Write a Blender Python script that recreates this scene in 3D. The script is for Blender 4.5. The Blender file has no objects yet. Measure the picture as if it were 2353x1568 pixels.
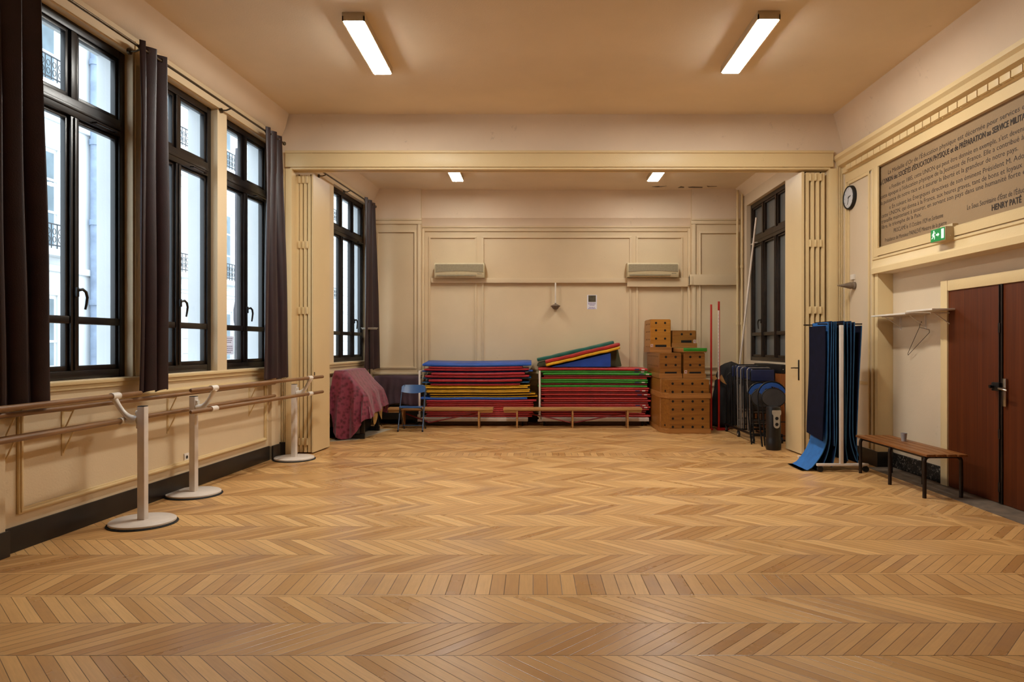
import bpy, bmesh, math, random
from mathutils import Vector, Matrix
random.seed(7)
SC = bpy.context.scene
COL = SC.collection
PI = math.pi

# ------------------------------------------------------------------ camera
F, VX, VY, EYE = 1569.0, 1225.0, 794.0, 1.5      # 24 mm lens on a 2353 px wide frame, eye height 1.5 m
cam = bpy.data.cameras.new('camera')
cam.lens = 36.0 * F / 2353.0
cam.sensor_width = 36.0
cam.shift_x = -(VX - 1176.5) / 2353.0
cam.shift_y = (VY - 784.0) / 2353.0
cam.clip_end = 200
co = bpy.data.objects.new('camera', cam)
COL.objects.link(co)
co.location = (0, 0, EYE)
co.rotation_euler = (PI / 2, 0, 0)
SC.camera = co
SC.view_settings.view_transform = 'Standard'
SC.view_settings.look = 'None'
SC.view_settings.gamma = 1.0
SC.view_settings.exposure = 0.0

def wx(u, Y): return (u - VX) / F * Y             # measured widths and heights at a known depth
def wz(v, Y): return EYE - (v - VY) / F * Y

# ------------------------------------------------------------------ materials
def lin(c):
    return tuple(((x / 255) / 12.92 if x / 255 <= 0.04045 else ((x / 255 + 0.055) / 1.055) ** 2.4) for x in c)

class NT:
    def __init__(s, name):
        s.m = bpy.data.materials.new(name); s.m.use_nodes = True
        s.t = s.m.node_tree; s.t.nodes.clear()
        s.out = s.n('ShaderNodeOutputMaterial')
    def n(s, typ, **kw):
        nd = s.t.nodes.new(typ)
        for k, v in kw.items(): setattr(nd, k, v)
        return nd
    def l(s, a, b): s.t.links.new(a, b)
    def put(s, sock, v):
        if hasattr(v, 'is_linked') or hasattr(v, 'links'): s.l(v, sock)
        else: sock.default_value = v
    def math(s, op, a, b=0.0, c=None):
        nd = s.n('ShaderNodeMath', operation=op)
        s.put(nd.inputs[0], a); s.put(nd.inputs[1], b)
        if c is not None: s.put(nd.inputs[2], c)
        return nd.outputs[0]
    def mixf(s, f, a, b):
        nd = s.n('ShaderNodeMix', data_type='FLOAT')
        s.put(nd.inputs[0], f); s.put(nd.inputs[2], a); s.put(nd.inputs[3], b)
        return nd.outputs[0]
    def mixc(s, f, a, b, blend='MIX'):
        nd = s.n('ShaderNodeMix', data_type='RGBA', blend_type=blend)
        s.put(nd.inputs[0], f)
        for sk, v in ((nd.inputs[6], a), (nd.inputs[7], b)):
            if isinstance(v, tuple): sk.default_value = (*v[:3], 1)
            else: s.l(v, sk)
        return nd.outputs[2]
    def noise(s, vec, scale, detail=3, rough=0.55):
        nd = s.n('ShaderNodeTexNoise'); nd.inputs['Scale'].default_value = scale
        nd.inputs['Detail'].default_value = detail; nd.inputs['Roughness'].default_value = rough
        s.l(vec, nd.inputs['Vector']); return nd.outputs[0]
    def vec(s, x, y, z):
        nd = s.n('ShaderNodeCombineXYZ')
        s.put(nd.inputs[0], x); s.put(nd.inputs[1], y); s.put(nd.inputs[2], z); return nd.outputs[0]
    def ramp(s, f, a, b):
        nd = s.n('ShaderNodeMapRange'); s.put(nd.inputs[0], f)
        nd.inputs[1].default_value = a; nd.inputs[2].default_value = b; return nd.outputs[0]

def mat(name, col, rough=0.5, var=0.12, scale=6.0, bump=0.0, bscale=None, metal=0.0, stretch=(1, 1, 1), spec=0.5, coat=0.0, emit=None, col2=None, sheen=0.0):
    T = NT(name)
    bs = T.n('ShaderNodeBsdfPrincipled')
    bs.inputs['Roughness'].default_value = rough
    bs.inputs['Metallic'].default_value = metal
    bs.inputs['Specular IOR Level'].default_value = spec
    bs.inputs['Coat Weight'].default_value = coat
    if sheen: bs.inputs['Sheen Weight'].default_value = sheen
    c = lin(col)
    tc = T.n('ShaderNodeTexCoord'); mp = T.n('ShaderNodeMapping')
    mp.inputs['Scale'].default_value = stretch
    T.l(tc.outputs['Object'], mp.inputs[0])
    nz = T.noise(mp.outputs[0], scale)
    dark = lin(col2) if col2 else tuple(x * (1 - var * 2) for x in c)
    lite = c if col2 else tuple(min(1, x * (1 + var)) for x in c)
    T.l(T.mixc(T.ramp(nz, 0.3, 0.7), dark, lite), bs.inputs['Base Color'])
    if bump:
        bp = T.n('ShaderNodeBump'); bp.inputs['Strength'].default_value = bump; bp.inputs['Distance'].default_value = 0.01
        T.l(T.noise(mp.outputs[0], bscale or scale * 8, 4), bp.inputs['Height'])
        T.l(bp.outputs[0], bs.inputs['Normal'])
    if emit:
        bs.inputs['Emission Color'].default_value = (*emit[0], 1)
        bs.inputs['Emission Strength'].default_value = emit[1]
    T.l(bs.outputs[0], T.out.inputs[0])
    return T.m

def stained(name, col, stain, rough=0.6, thr=(0.62, 0.74), scale=2.5, bump=0.04):
    """old paint: faint mottling, plus scattered small chips and grime with shapes of their own"""
    T = NT(name); bs = T.n('ShaderNodeBsdfPrincipled')
    bs.inputs['Roughness'].default_value = rough
    bs.inputs['Specular IOR Level'].default_value = 0.35
    g = T.n('ShaderNodeNewGeometry'); p = g.outputs['Position']
    c = lin(col)
    base = T.mixc(T.ramp(T.noise(p, 0.9, 4), 0.3, 0.7), tuple(x * 0.93 for x in c), tuple(min(1, x * 1.04) for x in c))
    a = T.ramp(T.noise(p, scale, 6, 0.72), thr[0], thr[1])
    b = T.ramp(T.noise(p, scale * 9, 4, 0.7), 0.55, 0.65)
    f = T.math('MULTIPLY', T.math('MULTIPLY', a, b), 0.55)
    T.l(T.mixc(f, base, lin(stain)), bs.inputs['Base Color'])
    bp = T.n('ShaderNodeBump'); bp.inputs['Strength'].default_value = bump * 4; bp.inputs['Distance'].default_value = 0.01
    T.l(T.noise(p, 60, 5), bp.inputs['Height']); T.l(bp.outputs[0], bs.inputs['Normal'])
    T.l(bs.outputs[0], T.out.inputs[0]); return T.m

def floor_material():
    T = NT('chevron_parquet'); bs = T.n('ShaderNodeBsdfPrincipled')
    g = T.n('ShaderNodeNewGeometry'); sp = T.n('ShaderNodeSeparateXYZ'); T.l(g.outputs['Position'], sp.inputs[0])
    x, y = sp.outputs[0], sp.outputs[1]
    P, W = 0.385, 0.088
    near = T.math('LESS_THAN', y, 4.285)
    far_room = T.math('GREATER_THAN', y, 9.40)
    y0 = T.mixf(far_room, T.mixf(near, 4.50, 4.07), 9.56)
    r = T.math('DIVIDE', T.math('SUBTRACT', y, y0), P)
    row = T.math('FLOOR', r); fr = T.math('SUBTRACT', r, row)
    par = T.math('FLOORED_MODULO', row, 2.0)
    sg = T.math('MULTIPLY_ADD', par, 2.0, -1.0)
    xs = T.math('MULTIPLY_ADD', T.math('MULTIPLY', sg, fr), P, x)
    # straight board bands: in the middle of the hall, under the partition, along the right wall
    b1 = T.math('LESS_THAN', T.math('ABSOLUTE', T.math('SUBTRACT', y, 4.285)), 0.215)
    b2 = T.math('LESS_THAN', T.math('ABSOLUTE', T.math('SUBTRACT', y, 9.40)), 0.16)
    band = T.math('MAXIMUM', b1, b2)
    side = T.math('GREATER_THAN', x, 3.60)
    strip1 = T.math('MULTIPLY', b1, T.math('GREATER_THAN', T.math('ABSOLUTE', T.math('SUBTRACT', y, 4.285)), 0.182))
    strip2 = T.math('MULTIPLY', b2, T.math('GREATER_THAN', T.math('ABSOLUTE', T.math('SUBTRACT', y, 9.40)), 0.12))
    strip3 = T.math('LESS_THAN', T.math('ABSOLUTE', T.math('SUBTRACT', x, 3.60)), 0.03)
    strip = T.math('MAXIMUM', T.math('MAXIMUM', strip1, strip2), strip3)
    xs = T.mixf(band, xs, x)
    k = T.math('DIVIDE', xs, W); kid = T.math('FLOOR', k); fk = T.math('SUBTRACT', k, kid)
    row = T.mixf(band, row, 77.0)
    row = T.mixf(side, row, 55.0)
    e = T.math('MULTIPLY', T.math('MINIMUM', fk, T.math('SUBTRACT', 1.0, fk)), W)
    er = T.math('MULTIPLY', T.math('MINIMUM', fr, T.math('SUBTRACT', 1.0, fr)), P)
    er = T.mixf(T.math('MAXIMUM', band, side), er, 1.0)
    e = T.mixf(strip, e, 1.0)
    es = T.math('ABSOLUTE', T.math('SUBTRACT', T.math('ABSOLUTE', T.math('SUBTRACT', y, 4.285)), 0.182))
    e = T.math('MINIMUM', e, T.mixf(b1, 1.0, es))
    gap = T.math('SUBTRACT', 1.0, T.ramp(T.math('MINIMUM', e, er), 0.0005, 0.0038))
    wn = T.n('ShaderNodeTexWhiteNoise', noise_dimensions='2D'); T.l(T.vec(kid, row, 0.0), wn.inputs['Vector'])
    tone_sheen = T.mixf(strip, wn.outputs[0], 0.82)
    alongc = T.mixf(band, T.math('MULTIPLY', y, 1.0), y)
    grain = T.noise(T.vec(T.math('MULTIPLY', xs, 70.0), T.math('MULTIPLY', alongc, 5.0), T.math('MULTIPLY', kid, 3.7)), 1.0, 5, 0.65)
    tone_sheen = T.math('ADD', T.math('MULTIPLY', tone_sheen, 0.72), T.math('MULTIPLY', T.mixf(T.math('MAXIMUM', band, side), par, 0.3), 0.28))  # alternate rows lighter: the wood's directional reflection put into the colour
    base = T.mixc(tone_sheen, lin((182, 131, 76)), lin((232, 184, 120)))
    base = T.mixc(T.math('MULTIPLY', T.ramp(grain, 0.38, 0.80), 0.30), base, lin((146, 104, 64)))
    p = g.outputs['Position']
    big = T.noise(p, 0.55, 5, 0.6)
    wear = T.ramp(T.noise(p, 1.3, 6, 0.65), 0.49, 0.70)
    pl = T.math('MULTIPLY', wear, T.mixf(tone_sheen, 0.55, 0.1))
    base = T.mixc(T.math('MULTIPLY', pl, 0.90), base, lin((146, 120, 102)))
    spots = T.math('MULTIPLY', T.ramp(T.noise(p, 7.0, 3), 0.76, 0.82), 0.15)
    base = T.mixc(spots, base, lin((90, 62, 44)))
    base = T.mixc(T.math('MULTIPLY', gap, 0.85), base, lin((66, 40, 24)))
    T.l(base, bs.inputs['Base Color'])
    ro = T.math('ADD', T.mixf(T.ramp(big, 0.35, 0.65), 0.27, 0.36), T.math('MULTIPLY', wear, 0.10))
    T.l(T.math('ADD', ro, T.math('MULTIPLY', T.math('SUBTRACT', wn.outputs[0], 0.5), 0.08)), bs.inputs['Roughness'])
    bs.inputs['Specular IOR Level'].default_value = 0.42
    bp = T.n('ShaderNodeBump'); bp.inputs['Strength'].default_value = 0.35; bp.inputs['Distance'].default_value = 0.003
    hgt = T.math('ADD', T.math('MULTIPLY', gap, -1.0), T.math('MULTIPLY', T.math('ADD', wn.outputs[0], grain), 0.22))
    T.l(hgt, bp.inputs['Height']); T.l(bp.outputs[0], bs.inputs['Normal'])
    T.l(bs.outputs[0], T.out.inputs[0]); return T.m

def wood(name, a, b, rough=0.45, along=1, scale=3.0, coat=0.0):
    st = [14, 14, 14]; st[along] = 0.9
    return mat(name, b, rough, scale=scale, stretch=tuple(st), col2=a, bump=0.05, coat=coat)

def glass_material():
    T = NT('window_glass')
    tr = T.n('ShaderNodeBsdfTransparent'); tr.inputs[0].default_value = (0.96, 0.985, 1.0, 1)
    gl = T.n('ShaderNodeBsdfGlossy'); gl.inputs['Roughness'].default_value = 0.02
    fz = T.n('ShaderNodeFresnel'); fz.inputs[0].default_value = 1.5
    mx = T.n('ShaderNodeMixShader')
    g = T.n('ShaderNodeNewGeometry')
    T.l(T.math('MULTIPLY', fz.outputs[0], T.math('SUBTRACT', 1.0, g.outputs['Backfacing'])), mx.inputs[0]); T.l(tr.outputs[0], mx.inputs[1]); T.l(gl.outputs[0], mx.inputs[2])
    T.l(mx.outputs[0], T.out.inputs[0]); return T.m

def patterned_cloth():
    T = NT('maroon_damask'); bs = T.n('ShaderNodeBsdfPrincipled')
    bs.inputs['Roughness'].default_value = 0.5; bs.inputs['Sheen Weight'].default_value = 0.25
    g = T.n('ShaderNodeNewGeometry')
    v = T.n('ShaderNodeTexVoronoi'); v.inputs['Scale'].default_value = 17; T.l(g.outputs['Position'], v.inputs['Vector'])
    n = T.noise(g.outputs['Position'], 30, 3)
    f = T.ramp(T.math('ADD', v.outputs['Distance'], T.math('MULTIPLY', n, 0.7)), 0.55, 0.95)
    T.l(T.mixc(f, lin((88, 13, 32)), lin((130, 44, 66))), bs.inputs['Base Color'])
    T.l(bs.outputs[0], T.out.inputs[0]); return T.m

M = {}
M['floor'] = floor_material()
M['wall'] = stained('cream_wall_paint', (217, 194, 158), (150, 112, 78), 0.55)
M['wall_upper'] = stained('pale_plaster', (226, 204, 178), (120, 92, 72), 0.75, (0.60, 0.70), 1.7)
M['wall_right'] = stained('pale_grey_cream_paint', (214, 194, 166), (120, 95, 75), 0.55)
M['ceiling'] = stained('ceiling_plaster', (232, 212, 186), (160, 130, 100), 0.8, (0.66, 0.74))
M['trim'] = stained('cream_gloss_trim', (221, 195, 147), (130, 90, 60), 0.4, (0.64, 0.74), 5.0)
M['door_cream'] = stained('cream_door_paint', (220, 194, 146), (150, 110, 70), 0.4, (0.66, 0.76), 4.0)
M['skirting'] = mat('black_skirting_paint', (26, 19, 15), 0.4, 0.3, 5)
M['skirting_chipped'] = stained('chipped_black_skirting', (24, 19, 16), (206, 192, 176), 0.5, (0.44, 0.52), 5.0)
M['frame'] = mat('dark_window_paint', (24, 17, 15), 0.32, 0.25, 9, bump=0.05)
M['frame_brown'] = mat('dark_brown_window_paint', (44, 32, 24), 0.4, 0.25, 9, bump=0.05)
M['glass'] = glass_material()
M['frosted'] = mat('dim_grey_glass', (98, 100, 100), 0.28, 0.1, 2, spec=0.6)
M['curtain'] = mat('plum_curtain_cloth', (40, 17, 21), 0.42, 0.16, 5, bump=0.12, bscale=120, sheen=0.04)
M['rod'] = mat('bronze_rod_metal', (92, 78, 60), 0.35, 0.15, 20, metal=0.7)
M['beech'] = wood('beech_rail', (112, 78, 48), (146, 106, 68), 0.4, 1)
M['white_steel'] = mat('white_powder_coat', (226, 214, 202), 0.35, 0.05, 8)
M['white_plastic'] = mat('white_plastic', (228, 218, 205), 0.3, 0.04, 8)
M['rubber'] = mat('black_rubber', (20, 18, 17), 0.7, 0.2, 20)
M['dark_wood_door'] = None
M['steel'] = mat('brushed_steel', (176, 170, 162), 0.25, 0.1, 20, metal=1.0)
M['dark_metal'] = mat('dark_bronze_metal', (44, 32, 24), 0.45, 0.2, 14, metal=0.5)
M['black_metal'] = mat('black_tube_metal', (18, 17, 18), 0.35, 0.2, 14, metal=0.3)
M['stone'] = mat('grey_threshold_stone', (112, 96, 80), 0.7, 0.2, 9)
M['board'] = stained('inscription_board_paint', (150, 124, 92), (140, 112, 84), 0.7, (0.5, 0.8), 3.0)
M['ink'] = mat('faded_black_paint', (56, 43, 34), 0.7, 0.2, 30)
M['black'] = mat('black_paint', (12, 10, 9), 0.6, 0.1, 10)
M['paper'] = mat('white_paper', (232, 228, 232), 0.8, 0.03, 10)
M['ac'] = mat('cream_plastic', (205, 188, 150), 0.4, 0.04, 10)
M['ac_grille'] = mat('grey_grille_plastic', (150, 136, 108), 0.5, 0.08, 40)
M['plywood'] = wood('varnished_plywood', (126, 76, 24), (158, 102, 38), 0.38, 0, 2.2)
M['plywood_lite'] = wood('pale_varnished_rim', (146, 92, 42), (178, 122, 62), 0.38, 0, 2.2)
M['plywood_gold'] = wood('honey_plywood', (162, 102, 28), (190, 126, 42), 0.35, 0, 2.2)
M['hole'] = mat('dark_hole', (16, 10, 7), 0.9, 0.1, 10)
M['bench_wood'] = wood('bench_pine', (160, 112, 62), (196, 148, 92), 0.4, 0, 3)
M['slat_wood'] = wood('dark_bench_slats', (112, 66, 30), (150, 94, 46), 0.4, 1, 3)
def vinyl(n, c, r=0.42): return mat(n, c, r, 0.14, 4, bump=0.08, bscale=14)
M['v_red'] = vinyl('red_vinyl', (176, 36, 31)); M['v_red_dark'] = vinyl('dark_red_vinyl', (130, 25, 23))
M['v_crimson'] = vinyl('crimson_vinyl', (164, 20, 36))
M['v_blue'] = vinyl('blue_vinyl', (18, 78, 168)); M['v_steel'] = vinyl('steel_blue_vinyl', (36, 92, 140))
M['v_yellow'] = vinyl('yellow_vinyl', (224, 168, 20)); M['v_grey'] = vinyl('grey_mat_foam', (120, 104, 92), 0.7)
M['v_dark'] = vinyl('dark_mat_foam', (48, 40, 44), 0.7)
M['v_green'] = vinyl('green_vinyl', (48, 140, 34)); M['v_teal'] = vinyl('bottle_green_vinyl', (24, 98, 82))
M['v_olive'] = vinyl('olive_vinyl', (72, 76, 44), 0.6); M['v_wedge'] = vinyl('royal_blue_vinyl', (24, 66, 160))
M['tag_blue'] = mat('dark_blue_tag', (44, 40, 86), 0.5, 0.1, 40); M['tag_white'] = mat('white_tag', (216, 200, 188), 0.5, 0.06, 40)
M['tag_red'] = mat('red_print', (160, 52, 44), 0.5, 0.06, 40)
M['navy_foam'] = mat('navy_foam', (15, 17, 38), 0.9, 0.15, 10, spec=0.12, bump=0.1, bscale=150)
M['navy_foam2'] = mat('deep_blue_foam', (12, 26, 56), 0.9, 0.15, 10, spec=0.15, bump=0.1, bscale=150)
M['blue_foam'] = mat('bright_blue_foam', (34, 104, 176), 0.8, 0.1, 10, bump=0.1, bscale=150)
M['edge_foam'] = mat('blue_foam_edge', (38, 92, 134), 0.8, 0.12, 10)
M['chair_blue'] = mat('blue_chair_plastic', (40, 86, 140), 0.3, 0.1, 6, coat=0.2)
M['chair_tube'] = mat('blue_grey_tube', (52, 66, 86), 0.3, 0.1, 10, metal=0.5)
M['tube_grey'] = mat('grey_steel_tube', (128, 120, 112), 0.35, 0.1, 10, metal=0.4)
M['chair_navy'] = mat('navy_chair_vinyl', (26, 36, 74), 0.4, 0.15, 6)
M['chair_round_blue'] = mat('blue_padding', (28, 72, 142), 0.5, 0.1, 6)
M['chair_grey'] = mat('charcoal_padding', (54, 48, 46), 0.7, 0.15, 8)
M['damask'] = patterned_cloth()
M['gold_cloth'] = mat('ochre_cloth', (150, 112, 54), 0.7, 0.2, 8, bump=0.15, bscale=60)
M['plum_cloth'] = mat('brown_plum_cloth', (66, 42, 50), 0.75, 0.2, 4, bump=0.15, bscale=60)
M['black_case'] = mat('black_plastic_case', (17, 15, 15), 0.4, 0.2, 8, bump=0.08)
M['black_cloth'] = mat('black_fabric', (24, 20, 18), 0.8, 0.25, 8, bump=0.2, bscale=40)
M['silver'] = mat('silver_plastic', (176, 166, 150), 0.3, 0.06, 12, metal=0.3)
M['cabinet'] = wood('orange_brown_veneer', (122, 66, 26), (156, 90, 40), 0.4, 2, 3)
M['pole_red'] = mat('red_pole_paint', (176, 32, 20), 0.35, 0.1, 6)
M['pole_white'] = mat('white_pole_paint', (222, 206, 190), 0.4, 0.06, 6)
M['pale_board'] = mat('pale_board_wood', (188, 172, 148), 0.6, 0.1, 6)
M['facade'] = stained('pale_facade_render', (222, 225, 227), (200, 196, 190), 0.8, (0.6, 0.8), 1.0)
M['zinc'] = mat('painted_zinc_pipe', (150, 166, 190), 0.5, 0.12, 4)
M['facade_frame'] = mat('white_window_paint', (226, 230, 232), 0.5, 0.03, 6)
M['facade_pane'] = mat('grey_blue_pane', (112, 132, 142), 0.15, 0.2, 1.5)
M['iron'] = mat('black_wrought_iron', (34, 36, 42), 0.5, 0.1, 10)
M['post_grey'] = mat('grey_cast_iron', (96, 92, 96), 0.6, 0.1, 8)
M['shutter'] = mat('pale_grey_shutter', (176, 176, 170), 0.6, 0.08, 8)
M['bounce_dark'] = mat('bounce_cutting_dark', (70, 54, 44), 0.7, 0.1, 3)  # dark colour for the unseen end wall, chosen to cut bounced light
def translucent_paper():
    T = NT('thin_translucent_paper'); d = T.n('ShaderNodeBsdfDiffuse'); t = T.n('ShaderNodeBsdfTranslucent'); m = T.n('ShaderNodeMixShader')
    d.inputs[0].default_value = (.80, .78, .82, 1); t.inputs[0].default_value = (.85, .83, .88, 1); m.inputs[0].default_value = .55
    T.l(d.outputs[0], m.inputs[1]); T.l(t.outputs[0], m.inputs[2]); T.l(m.outputs[0], T.out.inputs[0]); return T.m
M['thin_paper'] = translucent_paper()
M['skirting_brown'] = mat('brown_skirting_wood', (104, 72, 42), 0.5, 0.15, 4, stretch=(1, 1, 8))
M['court'] = mat('courtyard_paving', (160, 156, 150), 0.8, 0.2, 3)
M['lamp_body'] = mat('cream_lamp_housing', (200, 178, 142), 0.5, 0.04, 8)
LIGHT_COL = (1.0, 0.99, 0.92)
M['lamp'] = mat('lit_diffuser', (255, 240, 220), 0.5, 0.0, 5, emit=(LIGHT_COL, 165.0))
M['lamp_rear'] = mat('lit_diffuser_weaker_tube', (255, 240, 220), 0.5, 0.0, 5, emit=(LIGHT_COL, 75.0))
M['green_lit'] = mat('green_lit_panel', (0, 110, 50), 0.4, 0.0, 5, emit=(lin((0, 130, 60)), 0.55))
M['white_lit'] = mat('white_lit_panel', (220, 240, 225), 0.4, 0.0, 5, emit=((0.75, 1.0, 0.8), 0.5))
M['grey_plaster'] = mat('dusty_grey_plastic', (120, 102, 84), 0.6, 0.15, 20)
M['clock_face'] = mat('clock_face_white', (206, 208, 214), 0.4, 0.02, 10)
M['cup'] = mat('grey_cup_plastic', (166, 160, 160), 0.35, 0.05, 20)
M['photo_dark'] = mat('printed_photo', (84, 74, 52), 0.5, 0.3, 14)
M['print_violet'] = mat('violet_print', (104, 80, 150), 0.6, 0.1, 40)
M['print_grey'] = mat('grey_print', (150, 140, 158), 0.6, 0.1, 40)

def door_veneer():
    T = NT('red_brown_door_veneer'); bs = T.n('ShaderNodeBsdfPrincipled')
    g = T.n('ShaderNodeNewGeometry'); sp = T.n('ShaderNodeSeparateXYZ'); T.l(g.outputs['Position'], sp.inputs[0])
    k = T.math('DIVIDE', sp.outputs[1], 0.205); fk = T.math('FRACT', k)
    n = T.noise(T.vec(T.math('MULTIPLY', sp.outputs[1], 40.0), sp.outputs[2], 0.0), 1.0, 5, 0.6)
    band = T.n('ShaderNodeTexWhiteNoise', noise_dimensions='1D'); T.l(T.math('FLOOR', T.math('DIVIDE', sp.outputs[1], 0.0683)), band.inputs['W'])
    c = T.mixc(T.ramp(T.math('ADD', n, T.math('MULTIPLY', band.outputs[0], 0.25)), 0.35, 0.85), lin((74, 30, 8)), lin((98, 44, 13)))
    gr = T.math('LESS_THAN', fk, 0.03)
    c = T.mixc(T.math('MULTIPLY', gr, 0.5), c, lin((48, 20, 8)))
    T.l(c, bs.inputs['Base Color']); bs.inputs['Roughness'].default_value = 0.5; bs.inputs['Specular IOR Level'].default_value = 0.25
    T.l(bs.outputs[0], T.out.inputs[0]); return T.m
M['dark_wood_door'] = door_veneer()

def ashlar():
    T = NT('ashlar_facade'); bs = T.n('ShaderNodeBsdfPrincipled'); bs.inputs['Roughness'].default_value = 0.8
    g = T.n('ShaderNodeNewGeometry'); sp = T.n('ShaderNodeSeparateXYZ'); T.l(g.outputs['Position'], sp.inputs[0])
    f = T.math('LESS_THAN', T.math('FRACT', T.math('DIVIDE', sp.outputs[2], 0.42)), 0.05)
    T.l(T.mixc(f, lin((214, 216, 216)), lin((160, 158, 152))), bs.inputs['Base Color'])
    T.l(bs.outputs[0], T.out.inputs[0]); return T.m
M['ashlar'] = ashlar()

# ------------------------------------------------------------------ mesh building
def wloc(o):
    v = Vector((0, 0, 0))
    while o is not None:
        v = v + Vector(o.location); o = o.parent
    return v

class MB:
    def __init__(s, M4=None):
        s.bm = bmesh.new(); s.M = M4 or Matrix.Identity(4)
    def vert(s, c): return s.bm.verts.new(s.M @ Vector(c))
    def face(s, vs, m=0):
        try:
            f = s.bm.faces.new(vs); f.material_index = m; return f
        except ValueError: return None
    def box(s, x0, x1, y0, y1, z0, z1, m=0, bev=0.0, R=None, seg=2):
        R = R or Matrix.Identity(4)
        vs = [s.vert(R @ Vector((x, y, z))) for z in (z0, z1) for y in (y0, y1) for x in (x0, x1)]
        fs = [s.face([vs[i] for i in q], m) for q in ((0, 2, 3, 1), (4, 5, 7, 6), (0, 1, 5, 4), (2, 6, 7, 3), (0, 4, 6, 2), (1, 3, 7, 5))]
        if bev:
            es = list({e for f in fs for e in f.edges})
            r = bmesh.ops.bevel(s.bm, geom=es, offset=bev, segments=seg, profile=0.6, affect='EDGES')
            for f in r['faces']: f.material_index = m
        return s
    def prism(s, pts, axis, a0, a1, m=0, R=None):
        R = R or Matrix.Identity(4)
        def P(p, a):
            if axis == 'y': return (p[0], a, p[1])
            if axis == 'x': return (a, p[0], p[1])
            return (p[0], p[1], a)
        A = [s.vert(R @ Vector(P(p, a0))) for p in pts]; B = [s.vert(R @ Vector(P(p, a1))) for p in pts]
        n = len(pts)
        s.face(A[::-1], m); s.face(B, m)
        for i in range(n): s.face([A[i], A[(i + 1) % n], B[(i + 1) % n], B[i]], m)
        return s
    def ring(s, c, t, r, seg, ref=None):
        t = t.normalized()
        u = ref if ref is not None else (Vector((0, 0, 1)).cross(t) if abs(t.z) < 0.95 else Vector((1, 0, 0)).cross(t))
        u = (u - t * u.dot(t)).normalized(); w = t.cross(u)
        return [s.vert(c + (u * math.cos(2 * PI * i / seg) + w * math.sin(2 * PI * i / seg)) * r) for i in range(seg)], u
    def tube(s, path, r, seg=8, m=0, caps=True, closed=False):
        P = [Vector(p) for p in path]; n = len(P); rings = []; ref = None
        for i in range(n):
            if closed: t = P[(i + 1) % n] - P[i - 1]
            else: t = (P[min(i + 1, n - 1)] - P[max(i - 1, 0)])
            rr = r[i] if isinstance(r, (list, tuple)) else r
            g, ref = s.ring(P[i], t, rr, seg, ref); rings.append(g)
        for i in range(n if closed else n - 1):
            a, b = rings[i], rings[(i + 1) % n]
            for j in range(seg): s.face([a[j], a[(j + 1) % seg], b[(j + 1) % seg], b[j]], m)
        if caps and not closed: s.face(rings[0][::-1], m); s.face(rings[-1], m)
        return s
    def cyl(s, p0, p1, r, r1=None, seg=16, m=0):
        return s.tube([p0, p1], [r, r if r1 is None else r1], seg, m)
    def lathe(s, prof, c, seg=32, m=0):
        c = Vector(c); rings = []
        for r, z in prof:
            rings.append([s.vert(c + Vector((max(r, 1e-4) * math.cos(2 * PI * i / seg), max(r, 1e-4) * math.sin(2 * PI * i / seg), z))) for i in range(seg)])
        for a, b in zip(rings, rings[1:]):
            for j in range(seg): s.face([a[j], a[(j + 1) % seg], b[(j + 1) % seg], b[j]], m)
        s.face(rings[0][::-1], m); s.face(rings[-1], m); return s
    def grid(s, fn, nu, nv, m=0):
        V = [[s.vert(fn(i / nu, j / nv)) for j in range(nv + 1)] for i in range(nu + 1)]
        for i in range(nu):
            for j in range(nv): s.face([V[i][j], V[i + 1][j], V[i + 1][j + 1], V[i][j + 1]], m)
        return s
    def slab(s, fn, th, nu, nv, m=0, medge=None):
        """closed sheet: fn(u,v) -> point, th = vector of thickness"""
        th = Vector(th); medge = m if medge is None else medge
        A = [[s.vert(Vector(fn(i / nu, j / nv))) for j in range(nv + 1)] for i in range(nu + 1)]
        B = [[s.vert(Vector(fn(i / nu, j / nv)) + th) for j in range(nv + 1)] for i in range(nu + 1)]
        for i in range(nu):
            for j in range(nv):
                s.face([A[i][j], A[i][j + 1], A[i + 1][j + 1], A[i + 1][j]], m)
                s.face([B[i][j], B[i + 1][j], B[i + 1][j + 1], B[i][j + 1]], m)
        for i in range(nu):
            s.face([A[i][0], A[i + 1][0], B[i + 1][0], B[i][0]], medge); s.face([A[i + 1][nv], A[i][nv], B[i][nv], B[i + 1][nv]], medge)
        for j in range(nv):
            s.face([A[0][j + 1], A[0][j], B[0][j], B[0][j + 1]], medge); s.face([A[nu][j], A[nu][j + 1], B[nu][j + 1], B[nu][j]], medge)
        return s
    def build(s, name, mats, parent=None, smooth=35, origin=None, recalc=True):
        bm = s.bm
        if recalc: bmesh.ops.recalc_face_normals(bm, faces=bm.faces)
        cos = [v.co for v in bm.verts]
        lo = Vector((min(c.x for c in cos), min(c.y for c in cos), min(c.z for c in cos)))
        hi = Vector((max(c.x for c in cos), max(c.y for c in cos), max(c.z for c in cos)))
        org = Vector(origin) if origin is not None else Vector(((lo.x + hi.x) / 2, (lo.y + hi.y) / 2, lo.z))
        bmesh.ops.translate(bm, verts=bm.verts, vec=-org)
        if smooth:
            th = math.radians(smooth)
            for f in bm.faces: f.smooth = True
            for e in bm.edges:
                e.smooth = (len(e.link_faces) == 2 and e.calc_face_angle(0) < th)
        me = bpy.data.meshes.new(name); bm.to_mesh(me); bm.free()
        for k in (mats if isinstance(mats, (list, tuple)) else [mats]): me.materials.append(M[k])
        o = bpy.data.objects.new(name, me); COL.objects.link(o)
        if parent is not None:
            o.parent = parent; o.location = org - wloc(parent)
        else: o.location = org
        return o

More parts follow.
